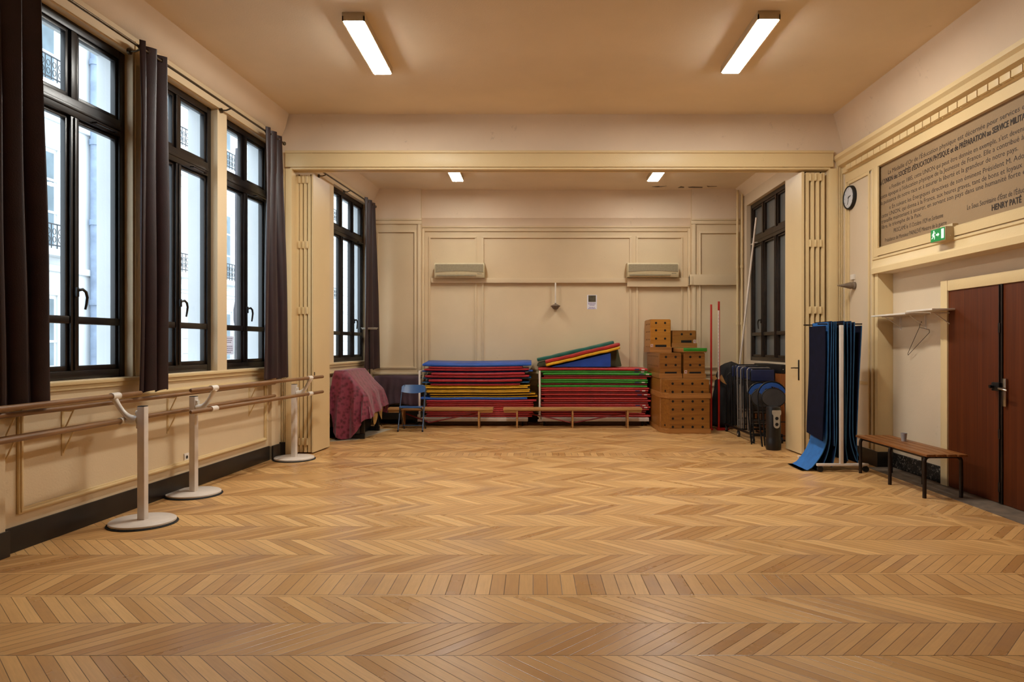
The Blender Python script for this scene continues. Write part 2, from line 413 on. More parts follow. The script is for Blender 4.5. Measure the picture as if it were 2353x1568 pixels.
def tag(o, label, cat, group=None, kind=None):
    o['label'] = label; o['category'] = cat
    if group: o['group'] = group
    if kind: o['kind'] = kind
    return o
def thing(name, loc, label, cat, group=None):
    o = bpy.data.objects.new(name, None); COL.objects.link(o); o.location = loc
    o.empty_display_size = 0.1
    return tag(o, label, cat, group)
def struct(o): o['kind'] = 'structure'; return o
def kids(o): return [c for c in bpy.data.objects if c.parent == o]
def dup(root, loc, rotz, label, group=None):
    r = root.copy(); COL.objects.link(r); r.location = loc; r.rotation_euler = (0, 0, rotz); r['label'] = label
    if group: r['group'] = group
    def rec(src, dst):
        for ch in kids(src):
            if ch == dst: continue
            c = ch.copy(); COL.objects.link(c); c.parent = dst; rec(ch, c)
    rec(root, r)
    return r
def Rz(a): return Matrix.Rotation(a, 4, 'Z')
def Rx(a): return Matrix.Rotation(a, 4, 'X')
def Ry(a): return Matrix.Rotation(a, 4, 'Y')
def T3(x, y, z): return Matrix.Translation((x, y, z))
def arc(c, r, a0, a1, n, plane='xz'):
    out = []
    for i in range(n + 1):
        a = a0 + (a1 - a0) * i / n
        p = (r * math.cos(a), r * math.sin(a))
        out.append((c[0] + p[0], c[1], c[2] + p[1]) if plane == 'xz' else ((c[0], c[1] + p[0], c[2] + p[1]) if plane == 'yz' else (c[0] + p[0], c[1] + p[1], c[2])))
    return out
def text_mesh(txt, size):
    cu = bpy.data.curves.new('lettering', 'FONT'); cu.body = txt; cu.size = size; cu.resolution_u = 2
    o = bpy.data.objects.new('lettering', cu); COL.objects.link(o)
    dg = bpy.context.evaluated_depsgraph_get(); dg.update()
    me = bpy.data.meshes.new_from_object(o.evaluated_get(dg))
    bpy.data.objects.remove(o); bpy.data.curves.remove(cu)
    return me
def add_text(mb, txt, size, mtx, fit=None, m=0, bold=0.0):
    """flat letters laid on a surface; mtx maps (x right, y up, 0) to the place; fit=(prefix, width)"""
    me = text_mesh(txt, size); sx = 1.0
    if fit:
        ref = text_mesh(fit[0], size); w = max(v.co.x for v in ref.vertices); sx = fit[1] / w
        bpy.data.meshes.remove(ref)
    offs = [(0, 0)] if not bold else [(0, 0), (bold, 0), (0, bold), (bold, bold)]
    for q, (dx, dy) in enumerate(offs):
        vs = [mb.vert(mtx @ Vector((v.co.x * sx + dx, v.co.y + dy, 0.0006 * q))) for v in me.vertices]
        for p in me.polygons: mb.face([vs[i] for i in p.vertices], m)
    bpy.data.meshes.remove(me)

# ------------------------------------------------------------------ the left wall runs slightly askew
LA, LB = -4.154, 0.0773
th = math.atan(LB)
LM = Matrix(((math.cos(th), LB, 0, LA), (-math.sin(th), 1.0, 0, 0), (0, 0, 1, 0), (0, 0, 0, 1)))   # local: x = out of the wall, y = along it, z = up
def lp(n, s, z=0): return LM @ Vector((n, s, z))
YB, YP = 13.5, 13.3          # back wall recess, back pilasters
YF = 9.30                    # front face of the partition
ZC, ZR = 4.65, 4.55          # ceiling heights, hall and rear bay
# ================================================================== THE SETTING
W_HOLES = [(3.5, 4.74), (5.02, 6.26), (6.46, 7.70), (7.90, 9.06), (11.25, 12.97)]
WZ0, WZ1, WT = 1.215, 4.17, 0.34
S0, S1 = -3.0, 13.9

b = MB()                                       # floor
b.prism([(LA + LB * S0 - .3, S0), (4.9, S0), (4.9, S1), (LA + LB * S1 - .3, S1)], 'z', -0.2, 0.0)
struct(b.build('floor', 'floor', origin=(0, 0, 0), smooth=0))

b = MB()
b.prism([(LA + LB * S0, S0), (4.6, S0), (4.6, YF + .1), (LA + LB * 9.4, YF + .1)], 'z', ZC, ZC + .12)
struct(b.build('ceiling', 'ceiling', smooth=0))
b = MB()
b.prism([(LA + LB * 9.3, 9.42), (4.3, 9.42), (4.3, S1), (LA + LB * S1, S1)], 'z', ZR, ZR + .22)
b.prism([(4.2, ZR - .30), (4.2, ZR + .02), (3.92, ZR + .02)], 'y', 9.62, 13.4)
o = struct(b.build('ceiling', 'ceiling', smooth=0))

b = MB(LM)                                     # left wall with its window openings
edges = [S0] + [v for h in W_HOLES for v in h] + [S1]
pcs = [(edges[i], edges[i + 1], 0, 4.9) for i in range(0, len(edges), 2)]
for a, c in W_HOLES: pcs += [(a, c, 0, WZ0), (a, c, WZ1, 4.9)]
for a, c, lo, hi in pcs:
    b = MB(LM); b.box(-WT, 0, a, c, lo, hi); struct(b.build('wall_left', 'wall', smooth=0))
b = MB(LM); b.box(0, .05, S0, 4.83, 0, WZ0 - .02)          # shallow piers below the sills
b.box(0, .045, 8.93, 9.12, 0, WZ0 - .02)
struct(b.build('wall_left', 'wall', smooth=0))
b = MB(LM)                                     # coved plaster above the windows
b.prism([(0.0, 4.34), (0.03, 4.36), (0.07, 4.45), (0.125, 4.66), (0.0, 4.66)], 'y', S0, 9.28)
b.prism([(0.0, 4.30), (0.03, 4.32), (0.08, 4.42), (0.15, 4.56), (0.0, 4.56)], 'y', 9.65, 13.5)
struct(b.build('trim_1', 'wall_upper', smooth=60))
b = MB(LM)                                     # sills, raised panel mouldings
for a, c in ((4.9, 9.1), (2.0, 4.8), (9.75, 13.0)): b.box(-.02, .035, a, c, WZ0 - .035, WZ0 - .003, bev=.008); b.box(0, .018, a, c, WZ0 - .075, WZ0 - .035, bev=.005)
for a, c in ((4.98, 8.85), (9.8, 12.9)):
    for k, (w, d) in enumerate(((.045, .022), (.018, .034))):
        q = .012 * k
        b.box(0, d, a + q, c - q, .265 + q, .265 + q + w, bev=.006); b.box(0, d, a + q, c - q, 1.07 - w - q, 1.07 - q, bev=.006)
        b.box(0, d - .002, a + q + .001, a + q + w, .266 + q, 1.069 - q, bev=.006); b.box(0, d - .002, c - w - q, c - q - .001, .266 + q, 1.069 - q, bev=.006)
b.box(0, .012, 6.285, 6.43, WZ0, 4.3, bev=.004)
struct(b.build('trim_2', 'trim', smooth=30))
b = MB(LM)
b.box(0, .022, 4.83, 8.93, 0, .185, bev=.006); b.box(.05, .072, S0, 4.85, 0, .185, bev=.006); b.box(0, .067, 8.93, 9.14, 0, .185, bev=.006)
b.box(0, .02, 9.75, 13.1, 0, .16)
struct(b.build('baseboard_left', 'skirting', smooth=30))

# windows -----------------------------------------------------------
def window(n, Mx, s0, s1, cols, fmat='frame', gmat='glass', handle=0, sheen=True, latch='frame'):
    b = MB(Mx); z0, z1 = WZ0, WZ1; d0, d1 = -.165, -.075
    st = .075
    b.box(d0, d1, s0, s0 + st, z0, z1, bev=.008); b.box(d0, d1, s1 - st, s1, z0, z1, bev=.008)
    b.box(d0, d1, s0 + st, s1 - st, z0, z0 + .075, bev=.008); b.box(d0, d1, s0 + st, s1 - st, z1 - .075, z1, bev=.008)
    b.box(d0, d1 + .012, s0 + st, s1 - st, 3.385, 3.535, bev=.01)                    # transom
    b.box(d0, d1 + .02, s0 + st, s1 - st, 3.44, 3.475, bev=.006)
    w = (s1 - s0) / cols
    for i in range(1, cols):
        c = s0 + w * i
        b.box(d0, d1 + .006, c - .045, c + .045, z0 + .075, 3.385, bev=.008); b.box(d0, d1, c - .032, c + .032, 3.535, z1 - .075, bev=.008)
        b.box(d1, d1 + .02, c - .016, c + .016, z0 + .08, 3.38, bev=.006)
    b.box(d0 + .02, d1 - .004, s0 + st, s1 - st, 1.678, 1.742, bev=.008)             # lower glazing bar
    for i in range(cols):                                                            # sash rims of every light
        a = s0 + (st if i == 0 else w * i + .045); c = s0 + (w * (i + 1) - .045 if i < cols - 1 else s1 - s0 - st)
        for lo, hi in ((z0 + .075, 3.385), (3.535, z1 - .075)):
            r = .03
            b.box(d0 + .025, d1 - .018, a, a + r, lo, hi, bev=.005); b.box(d0 + .025, d1 - .018, c - r, c, lo, hi, bev=.005)
            b.box(d0 + .025, d1 - .018, a, c, lo, lo + r + .01, bev=.005); b.box(d0 + .025, d1 - .018, a, c, hi - r, hi, bev=.005)
    win = struct(b.build('window_%d' % n, fmat, smooth=30))
    g = MB(Mx); g.box(-.142, -.136, s0 + st, s1 - st, z0 + .075, z1 - .075)
    g.build('pane', gmat, win, smooth=0)
    if gmat == 'glass':                                                              # pale rendered outer embrasure
        r = MB(Mx); o0, o1 = -WT - .005, -.166
        r.box(o0, o1, s1 - .006, s1 + .004, z0, z1); r.box(o0, o1, s0 - .004, s0 + .006, z0, z1)
        r.box(o0, o1, s0 + .006, s1 - .006, z1 - .006, z1 + .004); r.box(o0 - .04, o1, s0 + .006, s1 - .006, z0 - .004, z0 + .012)
        r.build('outer_reveal', 'facade', win, smooth=0)
    c = s0 + w * (cols - 1 if cols < 3 else handle)
    h = MB(Mx)                                                                       # curved lever
    h.box(d1, d1 + .035, c - .014, c + .014, 1.90, 1.98, bev=.006)
    h.tube([(d1 + .03, c, 1.955), (d1 + .05, c + .03, 1.965), (d1 + .055, c + .06, 1.945), (d1 + .055, c + .075, 1.90), (d1 + .05, c + .07, 1.84), (d1 + .05, c + .058, 1.80)], [.012, .013, .012, .011, .010, .009], 8)
    h.build('handle', fmat, win, smooth=40)
    q = MB(Mx)                                                                       # grip of the top light
    c2 = s1 - w * .5
    q.tube([(d1 + .02, c2 - .13, 3.40), (d1 + .055, c2 - .13, 3.40), (d1 + .055, c2 + .13, 3.40), (d1 + .02, c2 + .13, 3.40)], .009, 6)
    q.build('top_light_grip', latch, win, smooth=40)
    return win
for n, (a, c) in enumerate(W_HOLES[1:5]):
    window(n + 1, LM, a, c, 3 if n == 3 else 2, handle=2)
RM = Matrix(((-1, 0, 0, 4.08), (0, 1, 0, 0), (0, 0, 1, 0), (0, 0, 0, 1)))             # right rear wall frame: x = into the room
window(5, RM, 11.05, 13.05, 3, 'frame_brown', 'frosted', 2, latch='white_plastic')
for n, (a, c) in enumerate(W_HOLES[:1]): window(6 + n, LM, a, c, 2)

# back wall ---------------------------------------------------------
xl, xr, xR = wx(967, YP), wx(1590, YP), 4.1
b = MB()
b.box(-3.4, 4.4, YB, YB + .3, 0, 4.9)
struct(b.build('wall_back', 'wall', smooth=0))
b = MB(); b.box(-3.3, xl, YP, YB, 0, 4.9); struct(b.build('wall_back', 'wall', smooth=0))
b = MB(); b.box(xr, 4.3, YP, YB, 0, 4.9); struct(b.build('wall_back', 'wall', smooth=0))
b = MB()                                       # paler plaster above the cornice
b.box(-3.28, xl + .002, YP - .012, YP, 3.97, 4.6); b.box(xr - .002, 4.2, YP - .012, YP, 3.97, 4.6)
b.box(xl, xr, YB - .11, YB, 4.0, 4.6)
b.prism([(YB, 3.83), (YB - .03, 3.85), (YB - .05, 3.93), (YB - .11, 4.0), (YB, 4.0)], 'x', xl, xr)
struct(b.build('trim_3', 'wall_upper', smooth=40))
b = MB()                                       # cornice strips, panel frames, dado rails
def panel(x0, x1, z0, z1, y, w=.035, d=.024):
    for k in range(2):
        q = k * .02; ww = w - k * .014; dd = d + k * .008
        x0q, x1q, z0q, z1q = x0 + q, x1 - q, z0 + q, z1 - q
        b.box(x0q, x1q, y - dd, y, z1q - ww, z1q, bev=.005); b.box(x0q, x1q, y - dd, y, z0q, z0q + ww, bev=.005)
        b.box(x0q + .001, x0q + ww, y - dd + .002, y, z0q + .001, z1q - .001, bev=.005); b.box(x1q - ww, x1q - .001, y - dd + .002, y, z0q + .001, z1q - .001, bev=.005)
for a, c, y in ((-3.28, xl + .02, YP), (xr - .02, 4.1, YP), (xl, xr, YB)):
    dz = 0 if y == YP else -.11
    b.box(a, c, y - .05, y, 3.93 + dz, 3.965 + dz, bev=.01); b.box(a, c, y - .03, y, 3.86 + dz, 3.93 + dz, bev=.008)
panel(-3.05, wx(957, YP), 1.04, 3.74, YP); panel(wx(1605, YP), wx(1697, YP), 1.04, 3.72, YP)
panel(wx(985, YB), wx(1096, YB), 1.0, 3.66, YB); panel(wx(1107, YB), wx(1451, YB), 1.0, 3.66, YB); panel(wx(1461, YB), wx(1569, YB), 1.0, 3.66, YB)
b.box(xl - .06, xl + .0, YP - .03, YP, 0, 3.86, bev=.01); b.box(xr, xr + .07, YP - .03, YP, 0, 3.86, bev=.01)
b.box(xl, xl + .05, YB - .1, YB, 0, 3.8, bev=.02); b.box(xr - .05, xr, YB - .1, YB, 0, 3.8, bev=.02)
for a, c, y in ((-3.2, xl, YP), (xr, 4.05, YP), (xl, xr, YB)):
    for z, hgt, d in ((.93, .05, .035), (.82, .03, .02), (.70, .05, .03)): b.box(a, c, y - d, y, z, z + hgt, bev=.008)
struct(b.build('trim_4', 'wall', smooth=30))
b = MB()
b.box(-3.2, xl, YP - .02, YP, 0, .16); b.box(xr, 4.05, YP - .02, YP, 0, .16); struct(b.build('baseboard_back', 'skirting', smooth=0))
b = MB(); b.box(xl, xr, YB - .02, YB, 0, .16); struct(b.build('baseboard_back', 'skirting_brown', smooth=0))

# partition with the wide opening -----------------------------------
xj0, xj1 = wx(672, YF), wx(1903, YF)
b = MB()
b.box(-3.7, 4.35, YF, YF + .14, 3.905, 4.9)
b.box(-3.7, xj0, YF, YF + .3, 0, 3.905); b.box(xj1, 4.35, YF, YF + .3, 0, 3.905)
struct(b.build('wall_middle', 'wall_upper', smooth=0))
b = MB()                                       # painted lintel band, jamb linings, track
b.box(wx(658, YF), wx(1912, YF), YF - .05, YF, 3.92, 4.135, bev=.006); b.box(wx(658, YF), wx(1912, YF), YF - .07, YF, 4.105, 4.14, bev=.01)
b.box(xj0 - .02, xj1 + .02, YF - .03, YF + .05, 3.89, 3.92, bev=.005); b.box(xj0 - .02, xj1 + .02, YF + .075, YF + .15, 3.89, 3.92, bev=.005)
b.box(wx(658, YF), xj0 + .005, YF - .045, YF + .31, 0, 3.9, bev=.008); b.box(xj1 - .005, wx(1921, YF), YF - .045, YF + .31, 0, 3.9, bev=.008)
for k in range(4):
    x = wx(1921, YF) + .03 * k; b.box(x, x + .022, YF - .035 + .006 * k, YF, 0, 4.05, bev=.006)
for k in range(3):
    x = wx(653, YF) - .03 * k; b.box(x, x + .02, YF - .03 + .006 * k, YF, 0, 3.9, bev=.006)
struct(b.build('trim_5', 'trim', smooth=30))
b = MB()
b.box(xj0, xj1, YF + .052, YF + .073, 3.895, 3.904)
struct(b.build('trim_6', 'dark_metal', smooth=0))
b = MB(); b.box(wx(628, 9.1), wx(657, YF), YF - .05, YF, 0, .185, bev=.005)
b.box(4.12, 4.25, YF - .06, YF - .036, 0, .185, bev=.005)
struct(b.build('baseboard_middle', 'skirting', smooth=30))

# right wall --------------------------------------------------------
XW, XN = 4.25, 4.43
for q in ((XN, XN + .3, S0, 8.47, 0, 2.5), (XW, XN + .3, 8.47, 9.7, 0, 4.9), (XW, XN + .3, S0, 8.47, 2.385, 2.70), (XW + .035, XN + .3, S0, 8.47, 2.70, 3.70), (XW, XN + .3, S0, 8.47, 3.70, 4.9), (4.08, 4.6, 9.58, 11.05, 0, 4.9), (4.08, 4.6, 13.05, 13.9, 0, 4.9), (4.08, 4.6, 11.05, 13.05, 0, WZ0), (4.08, 4.6, 11.05, 13.05, WZ1, 4.9), (4.28, 4.6, 11.05, 13.05, WZ0, WZ1), (XW - .03, XW, 9.26, 9.31, 0, 4.05)):
    b = MB(); b.box(*q); struct(b.build('wall_right', 'wall_right', smooth=0))
b = MB()
b.prism([(XW, 4.07), (XW - .165, 4.66), (XW + .1, 4.66), (XW + .1, 4.07)], 'y', S0, YF)
struct(b.build('trim_7', 'wall_upper', smooth=0))
b = MB()                                       # cornice with dentils, frieze mouldings, niche edge
prof = [(XW, 3.70), (XW - .02, 3.70), (XW - .02, 3.82), (XW - .05, 3.83), (XW - .05, 3.90), (XW - .07, 3.915), (XW - .12, 3.93), (XW - .135, 3.99), (XW - .165, 4.02), (XW - .165, 4.065), (XW, 4.085)]
b.prism(prof, 'y', S0, YF - .01)
y = 9.1
while y > 2.5:
    b.box(XW - .085, XW - .045, y - .135, y, 3.835, 3.90, bev=.004); y -= .15
b.prism([(XW, 2.60), (XW - .025, 2.60), (XW - .03, 2.69), (XW + .03, 2.705), (XW, 2.705)], 'y', S0, 8.47)
b.prism([(XW, 2.385), (XW - .045, 2.385), (XW - .045, 2.45), (XW - .03, 2.47), (XW - .018, 2.55), (XW - .03, 2.56), (XW - .03, 2.585), (XW, 2.59)], 'y', S0, 8.50)
b.box(XW - .0245, XW, 8.38, 8.48, 2.59, 3.70, bev=.005)
for yy, w in ((8.49, .05), (8.60, .03), (9.16, .03), (9.225, .035)): b.box(XW - .022, XW, yy, yy + w, .2, 3.7, bev=.006)
b.box(XW - .02, XW, 8.60, 9.19, 3.66, 3.70, bev=.006); b.box(XW - .02, XW, 8.62, 9.18, 1.0, 1.04, bev=.006); b.box(XW - .02, XW, 8.62, 9.18, .30, .34, bev=.006)
b.box(XW - .012, XN, 8.40, 8.475, 0, 2.39, bev=.008)
for yy in (7.235, 5.54): b.box(XN - .045, XN, yy, yy + .12, 0, 2.19, bev=.008)           # door case
b.box(XN - .043, XN, 5.66, 7.235, 2.076, 2.188, bev=.008)
struct(b.build('trim_8', 'trim', smooth=30))
b = MB(); b.box(XN - .02, XN, 7.36, 8.40, 0, .185, bev=.005)
struct(b.build('baseboard_right', 'skirting_chipped', smooth=30))
b = MB(); b.box(XW - .022, XW, 8.40, 9.27, 0, .19, bev=.005); b.box(XW - .022, XN, 8.385, 8.405, 0, .19, bev=.003)
struct(b.build('baseboard_right', 'skirting', smooth=30))
b = MB(); b.box(4.10, XN + .05, S0, 8.38, -.01, .006)
struct(b.build('trim_9', 'stone', smooth=0))
b = MB()                                       # red-brown double door
for a, c in ((6.425, 7.235), (5.66, 6.41)): b.box(XN - .028, XN - .002, a, c, .01, 2.075, bev=.003)
door = struct(b.build('door_1', 'dark_wood_door', smooth=30))
b = MB(); b.box(XN - .042, XN - .028, 6.39, 6.44, .01, 2.075, bev=.004)
for z in (.12, .62, 1.62): b.box(XN - .052, XN - .028, 6.405, 6.435, z, z + .09, bev=.003)
b.cyl((XN - .048, 6.42, .02), (XN - .048, 6.42, 2.07), .006, seg=8)
b.build('bolt_rail', 'dark_metal', door, smooth=30)
b = MB(); b.box(XN - .05, XN - .028, 6.33, 6.375, .93, 1.19, bev=.004); 
b.build('lock_plate', 'steel', door, smooth=30)
b = MB(); b.tube([(XN - .045, 6.352, 1.10), (XN - .10, 6.352, 1.10), (XN - .105, 6.345, 1.10), (XN - .105, 6.23, 1.085)], [.010, .011, .011, .009], 8)
b.build('door_lever', 'steel', door, smooth=40)
b = MB(); b.box(XN - .07, XN - .042, 6.395, 6.50, 1.07, 1.15, bev=.008); b.cyl((XN - .06, 6.48, 1.11), (XN - .10, 6.48, 1.11), .016, seg=12)
b.build('rim_latch', 'black_metal', door, smooth=40)
b = MB(); b.box(-4.7, 4.9, S0 - .2, S0, 0, 4.9)
struct(b.build('wall_front', 'bounce_dark', smooth=0))  # out of view behind the camera, darkened so the near hall gets less bounce

# folding partition leaves, stacked at both jambs --------------------
def leaf_stack(name, xs, tilt, y0, depth, big, handle):
    b = MB(); x0, x1 = big
    b.prism([(x0[0], y0), (x1[0], y0), (x1[1], y0 + depth), (x0[1], y0 + depth)], 'z', .02, 3.86)
    root = struct(b.build(name, 'door_cream', smooth=0))
    for x in xs:
        b = MB(); b.box(x - .0215, x + .0215, y0 + .02, y0 + depth - .05, .02, 3.855, bev=.006)
        b.build('leaf', 'door_cream', root, smooth=30)
    hs = sorted(xs)
    for i in range(len(hs) - 1):
        c = (hs[i] + hs[i + 1]) / 2
        for z in (.12, 1.93, 2.84, 3.74):
            b = MB(); b.box(c - .018, c + .018, y0 + .004, y0 + .024, z, z + .10, bev=.004); b.cyl((c, y0 + .002, z + .01), (c, y0 + .002, z + .09), .007, seg=8)
            b.build('hinge', 'door_cream', root, smooth=40)
    for x in (hs[0], hs[-1]):
        b = MB(); b.cyl((x, y0 + .1, 3.85), (x, y0 + .1, 3.88), .012, seg=8); b.build('track_roller', 'dark_metal', root, smooth=40)
    return root
dl = leaf_stack('door_2', [wx(u, 9.42) for u in (682, 690.5, 700, 709.5)], 0, 9.42, .58, ((wx(716, 9.42), wx(716, 9.42) + .01), (wx(719.5, 9.42), wx(757.5, 10.0))), None)
b = MB(); x = wx(719.5, 9.42)
b.box(x - .002, x + .006, 9.45, 9.49, 1.08, 1.13, bev=.002); b.build('latch_plate', 'dark_metal', dl, smooth=30)
dr = leaf_stack('door_3', [wx(u, 9.28) for u in (1857, 1869, 1881, 1893)], 0, 9.28, .55, ((wx(1842, 9.28), wx(1805, 9.83)), (wx(1848, 9.28), wx(1848, 9.28))), None)
b = MB()
def lx(y): return wx(1842, 9.28) + (wx(1805, 9.83) - wx(1842, 9.28)) * (y - 9.28) / .55
b.box(lx(9.37) - .008, lx(9.37) + .01, 9.35, 9.385, 1.02, 1.30, bev=.003)
b.tube([(lx(9.37), 9.37, 1.19), (lx(9.37) - .05, 9.37, 1.19), (lx(9.37) - .055, 9.40, 1.19), (lx(9.37) - .055, 9.50, 1.185)], .008, 8)
b.build('door_lever', 'dark_metal', dr, smooth=40)

# trunking and pipes on the back wall --------------------------------
b = MB()
z0, z1, z2 = wz(651, YB), wz(640, YB), wz(660, YB)
xa, xb = wx(992, YB), wx(1440, YB)
b.box(xa, xb, YB - .07, YB - .0, z0, z1, bev=.004); b.box(xb, xr - .0, YB - .09, YB, z2, z1, bev=.004)
b.box(xr - .06, xr + .0, YP - .08, YB, z2 + .02, z1 + .02, bev=.004); b.box(xr - .06, wx(1697, YP), YP - .07, YP, wz(656, YP), wz(632, YP), bev=.004)
struct(b.build('trim_10', 'wall', smooth=30))
for k, (u, z) in enumerate(((1694, 0), (1704, 0))):
    b = MB(); x = wx(u, 13.22); b.cyl((x, 13.2, .05), (x, 13.2, 4.5), .022, seg=10)
    for zz in (.8, 1.9, 3.0): b.cyl((x, 13.2, zz), (x, 13.2, zz + .05), .030, seg=10)
    for zz in (.85, 1.95, 3.05, 4.2): b.cyl((x, 13.2, zz), (x, YP, zz), .01, seg=6)
    o = b.build('heating_pipe', 'trim', smooth=40)
    tag(o, ('outer' if k == 0 else 'inner') + ' of two thin cream pipes, the one nearer the ' + ('back wall panel' if k == 0 else 'dark window'), 'pipe', 'cream pipes in the right rear corner')
# ================================================================== THINGS
# ceiling lights ----------------------------------------------------
def light_fixture(x, y0, y1, z, label, lamp='lamp'):
    t = thing('ceiling_light', (x, (y0 + y1) / 2, z), label, 'ceiling light', 'fluorescent ceiling lights')
    b = MB(); b.box(x - .106, x + .106, y0, y1, z - .035, z, bev=.004)
    b.box(x - .106, x + .106, y0, y0 + .012, z - .080, z - .035); b.box(x - .106, x + .106, y1 - .012, y1, z - .080, z - .035)
    b.box(x - .106, x - .094, y0, y1, z - .080, z - .035); b.box(x + .094, x + .106, y0, y1, z - .080, z - .035)
    b.build('housing', 'lamp_body', t, smooth=30)
    b = MB(); b.box(x - .092, x + .092, y0 + .014, y1 - .014, z - .089, z - .036, bev=.006); b.build('diffuser', lamp, t, smooth=30)
    return t
light_fixture(-1.70, 6.45, 7.73, ZC, 'long lit ceiling light at the upper left of the hall, near the windows')
light_fixture(2.22, 6.42, 7.70, ZC, 'long lit ceiling light at the upper right of the hall, on the door side')
light_fixture(-1.36, 11.1, 12.35, ZR, 'lit ceiling light in the rear bay, the left one seen below the lintel', 'lamp_rear')
light_fixture(2.16, 11.1, 12.35, ZR, 'lit ceiling light in the rear bay, the right one seen below the lintel', 'lamp_rear')

# curtain rods and curtains -----------------------------------------
def curtain_rod(s0, s1, brackets, label, z=4.20):
    b = MB(LM); b.cyl((.12, s0, z), (.12, s1, z), .013, seg=10)
    o = tag(b.build('curtain_rod', 'rod', smooth=40), label, 'curtain rod', 'bronze curtain rods')
    for s in brackets:
        b = MB(LM); b.cyl((.0, s, z - .03), (.02, s, z - .03), .028, seg=12); b.tube([(.0, s, z - .03), (.07, s, z - .03), (.12, s, z - .012)], .009, 6); b.build('bracket', 'rod', o, smooth=40)
    for s in (s0, s1):
        b = MB(LM); b.lathe([(.006, 0), (.02, .008), (.024, .025), (.02, .042), (.006, .05)], (.12, s, z - .025), 12); b.build('finial', 'rod', o, smooth=40)
    return o
curtain_rod(3.4, 9.14, (4.9, 6.20, 7.76, 9.0), 'long bronze curtain rod above the three hall windows')
curtain_rod(9.8, 13.1, (10.6, 11.7, 12.9), 'bronze curtain rod above the rear bay window', 4.16)
def curtain(t0, t1, b0, b1, zt, zb, folds, label, amp=.045, n0=.12, seed=1, flare=1.0):
    rng = random.Random(seed); ph = [rng.uniform(-.5, .5) for _ in range(6)]
    b = MB(LM)
    def fn(u, w):
        s = (t0 + (t1 - t0) * u) * (1 - w) + (b0 + (b1 - b0) * u) * w
        a = amp * (1 - .25 * w + .15 * math.sin(3 * w + ph[0]))
        n = n0 + a * math.sin(2 * PI * folds * u + ph[1] + .5 * math.sin(2.2 * w + ph[2])) + .012 * math.sin(5 * u + 4 * w + ph[3]) + .03 * w * flare
        s += .012 * math.sin(2 * PI * folds * u * 2 + ph[4]) + .01 * w * math.sin(9 * w + 4 * u + ph[5])
        z = zt + (zb - zt) * w + (.012 * math.sin(2 * PI * folds * u + 1) if w > .98 else 0) + 0
        return (n, s, z)
    b.slab(fn, (.005, 0, 0), 16 * int(folds + 1), 40)
    o = b.build('curtain', 'curtain', smooth=70)
    k = int(folds * 2)
    for i in range(k):
        s = t0 + (t1 - t0) * (i + .5) / k
        b = MB(LM); b.tube(arc((.12, s, zt - .045), .022, 0, 2 * PI, 10, 'xz')[:-1], .004, 5, closed=True)
        b.build('eyelet', 'rod', o, smooth=50)
    return tag(o, label, 'curtain', 'plum curtains')
curtain(4.58, 5.09, 4.65, 5.13, 4.25, 1.06, 2.6, 'wide plum curtain at the left edge, nearest of the row', seed=3)
curtain(6.14, 6.54, 6.12, 6.50, 4.25, 1.075, 2.3, 'narrow plum curtain hanging on the pier between the first two windows', seed=5)
curtain(8.58, 9.02, 8.46, 9.16, 4.25, 1.07, 2.4, 'plum curtain right of the third window, beside the folding partition', seed=8)
curtain(12.42, 12.98, 12.34, 13.16, 4.20, 1.05, 2.3, 'plum curtain in the rear bay corner beside the small window', seed=11)

# ballet barres -----------------------------------------------------
def ballet_barre(loc, rz, length, side, up_off, lo_off, near_hang, far_hang, lo_near, lo_far, label):
    """two posts, length apart along local +y; bars beside them at x = side*offset"""
    t = thing('ballet_barre', (0, 0, 0), label, 'ballet barre', 'free-standing ballet barres')
    for y in (0, length):
        b = MB(); b.box(-.031, .031, y - .031, y + .031, .03, .985, bev=.007); p = b.build('post', 'white_steel', t, smooth=30)
        b = MB(); b.box(-.029, .029, y - .029, y + .029, .985, .991, bev=.002); b.build('post_cap', 'rubber', p, smooth=30)
        b = MB(); b.lathe([(.245, .010), (.255, .014), (.255, .028), (.247, .034), (.05, .035)], (0, y, 0), 48); b.build('base_disc', 'white_steel', p, smooth=40)
        b = MB(); b.lathe([(.268, 0.0), (.272, .005), (.268, .0105)], (0, y, 0), 48); b.build('rubber_pad', 'rubber', p, smooth=40)
        b = MB()
        pl = side * .031
        b.box(min(pl, pl + side * .016), max(pl, pl + side * .016), y - .022, y + .022, .80, .95, bev=.006)
        b.cyl((pl, y, .93), (pl + side * .022, y, .93), .022, seg=14)
        def arm(x1, z1, bow):
            pts = []
            for i in range(9):
                q = i / 8; x = pl + side * .012 + (x1 - pl) * q
                z = .87 + (z1 - .87) * q + bow * math.sin(PI * q)
                pts.append((x, y, z))
            b.tube(pts, [.040, .036, .031, .026, .023, .021, .021, .023, .027], 10)
        arm(side * up_off, 1.06, -.05); arm(side * lo_off, .87, -.012)
        b.cyl((side * up_off, y - .05, 1.072), (side * up_off, y + .05, 1.072), .029, seg=16)
        b.cyl((side * lo_off, y - .05, .866), (side * lo_off, y + .05, .866), .029, seg=16)
        b.build('arm_bracket', 'white_plastic', p, smooth=50)
    for nm, off, z, a, c in (('upper_bar', up_off, 1.072, near_hang, far_hang), ('lower_bar', lo_off, .866, lo_near, lo_far)):
        b = MB(); x = side * off
        b.tube([(x, -a, z), (x, -a + .012, z), (x, length + c - .012, z), (x, length + c, z)], [.015, .021, .021, .015], 16)
        b.build(nm, 'beech', t, smooth=40)
    t.location = loc; t.rotation_euler = (0, 0, rz)
    return t
L2 = 2.14
ballet_barre((-3.41, 6.86, 0), -math.atan2(.268, 2.12), L2, 1, .214, .214, .37, .40, .37, .40, 'white ballet barre set farther along, its two posts by the second curtain and the partition')
a = math.radians(2.4)
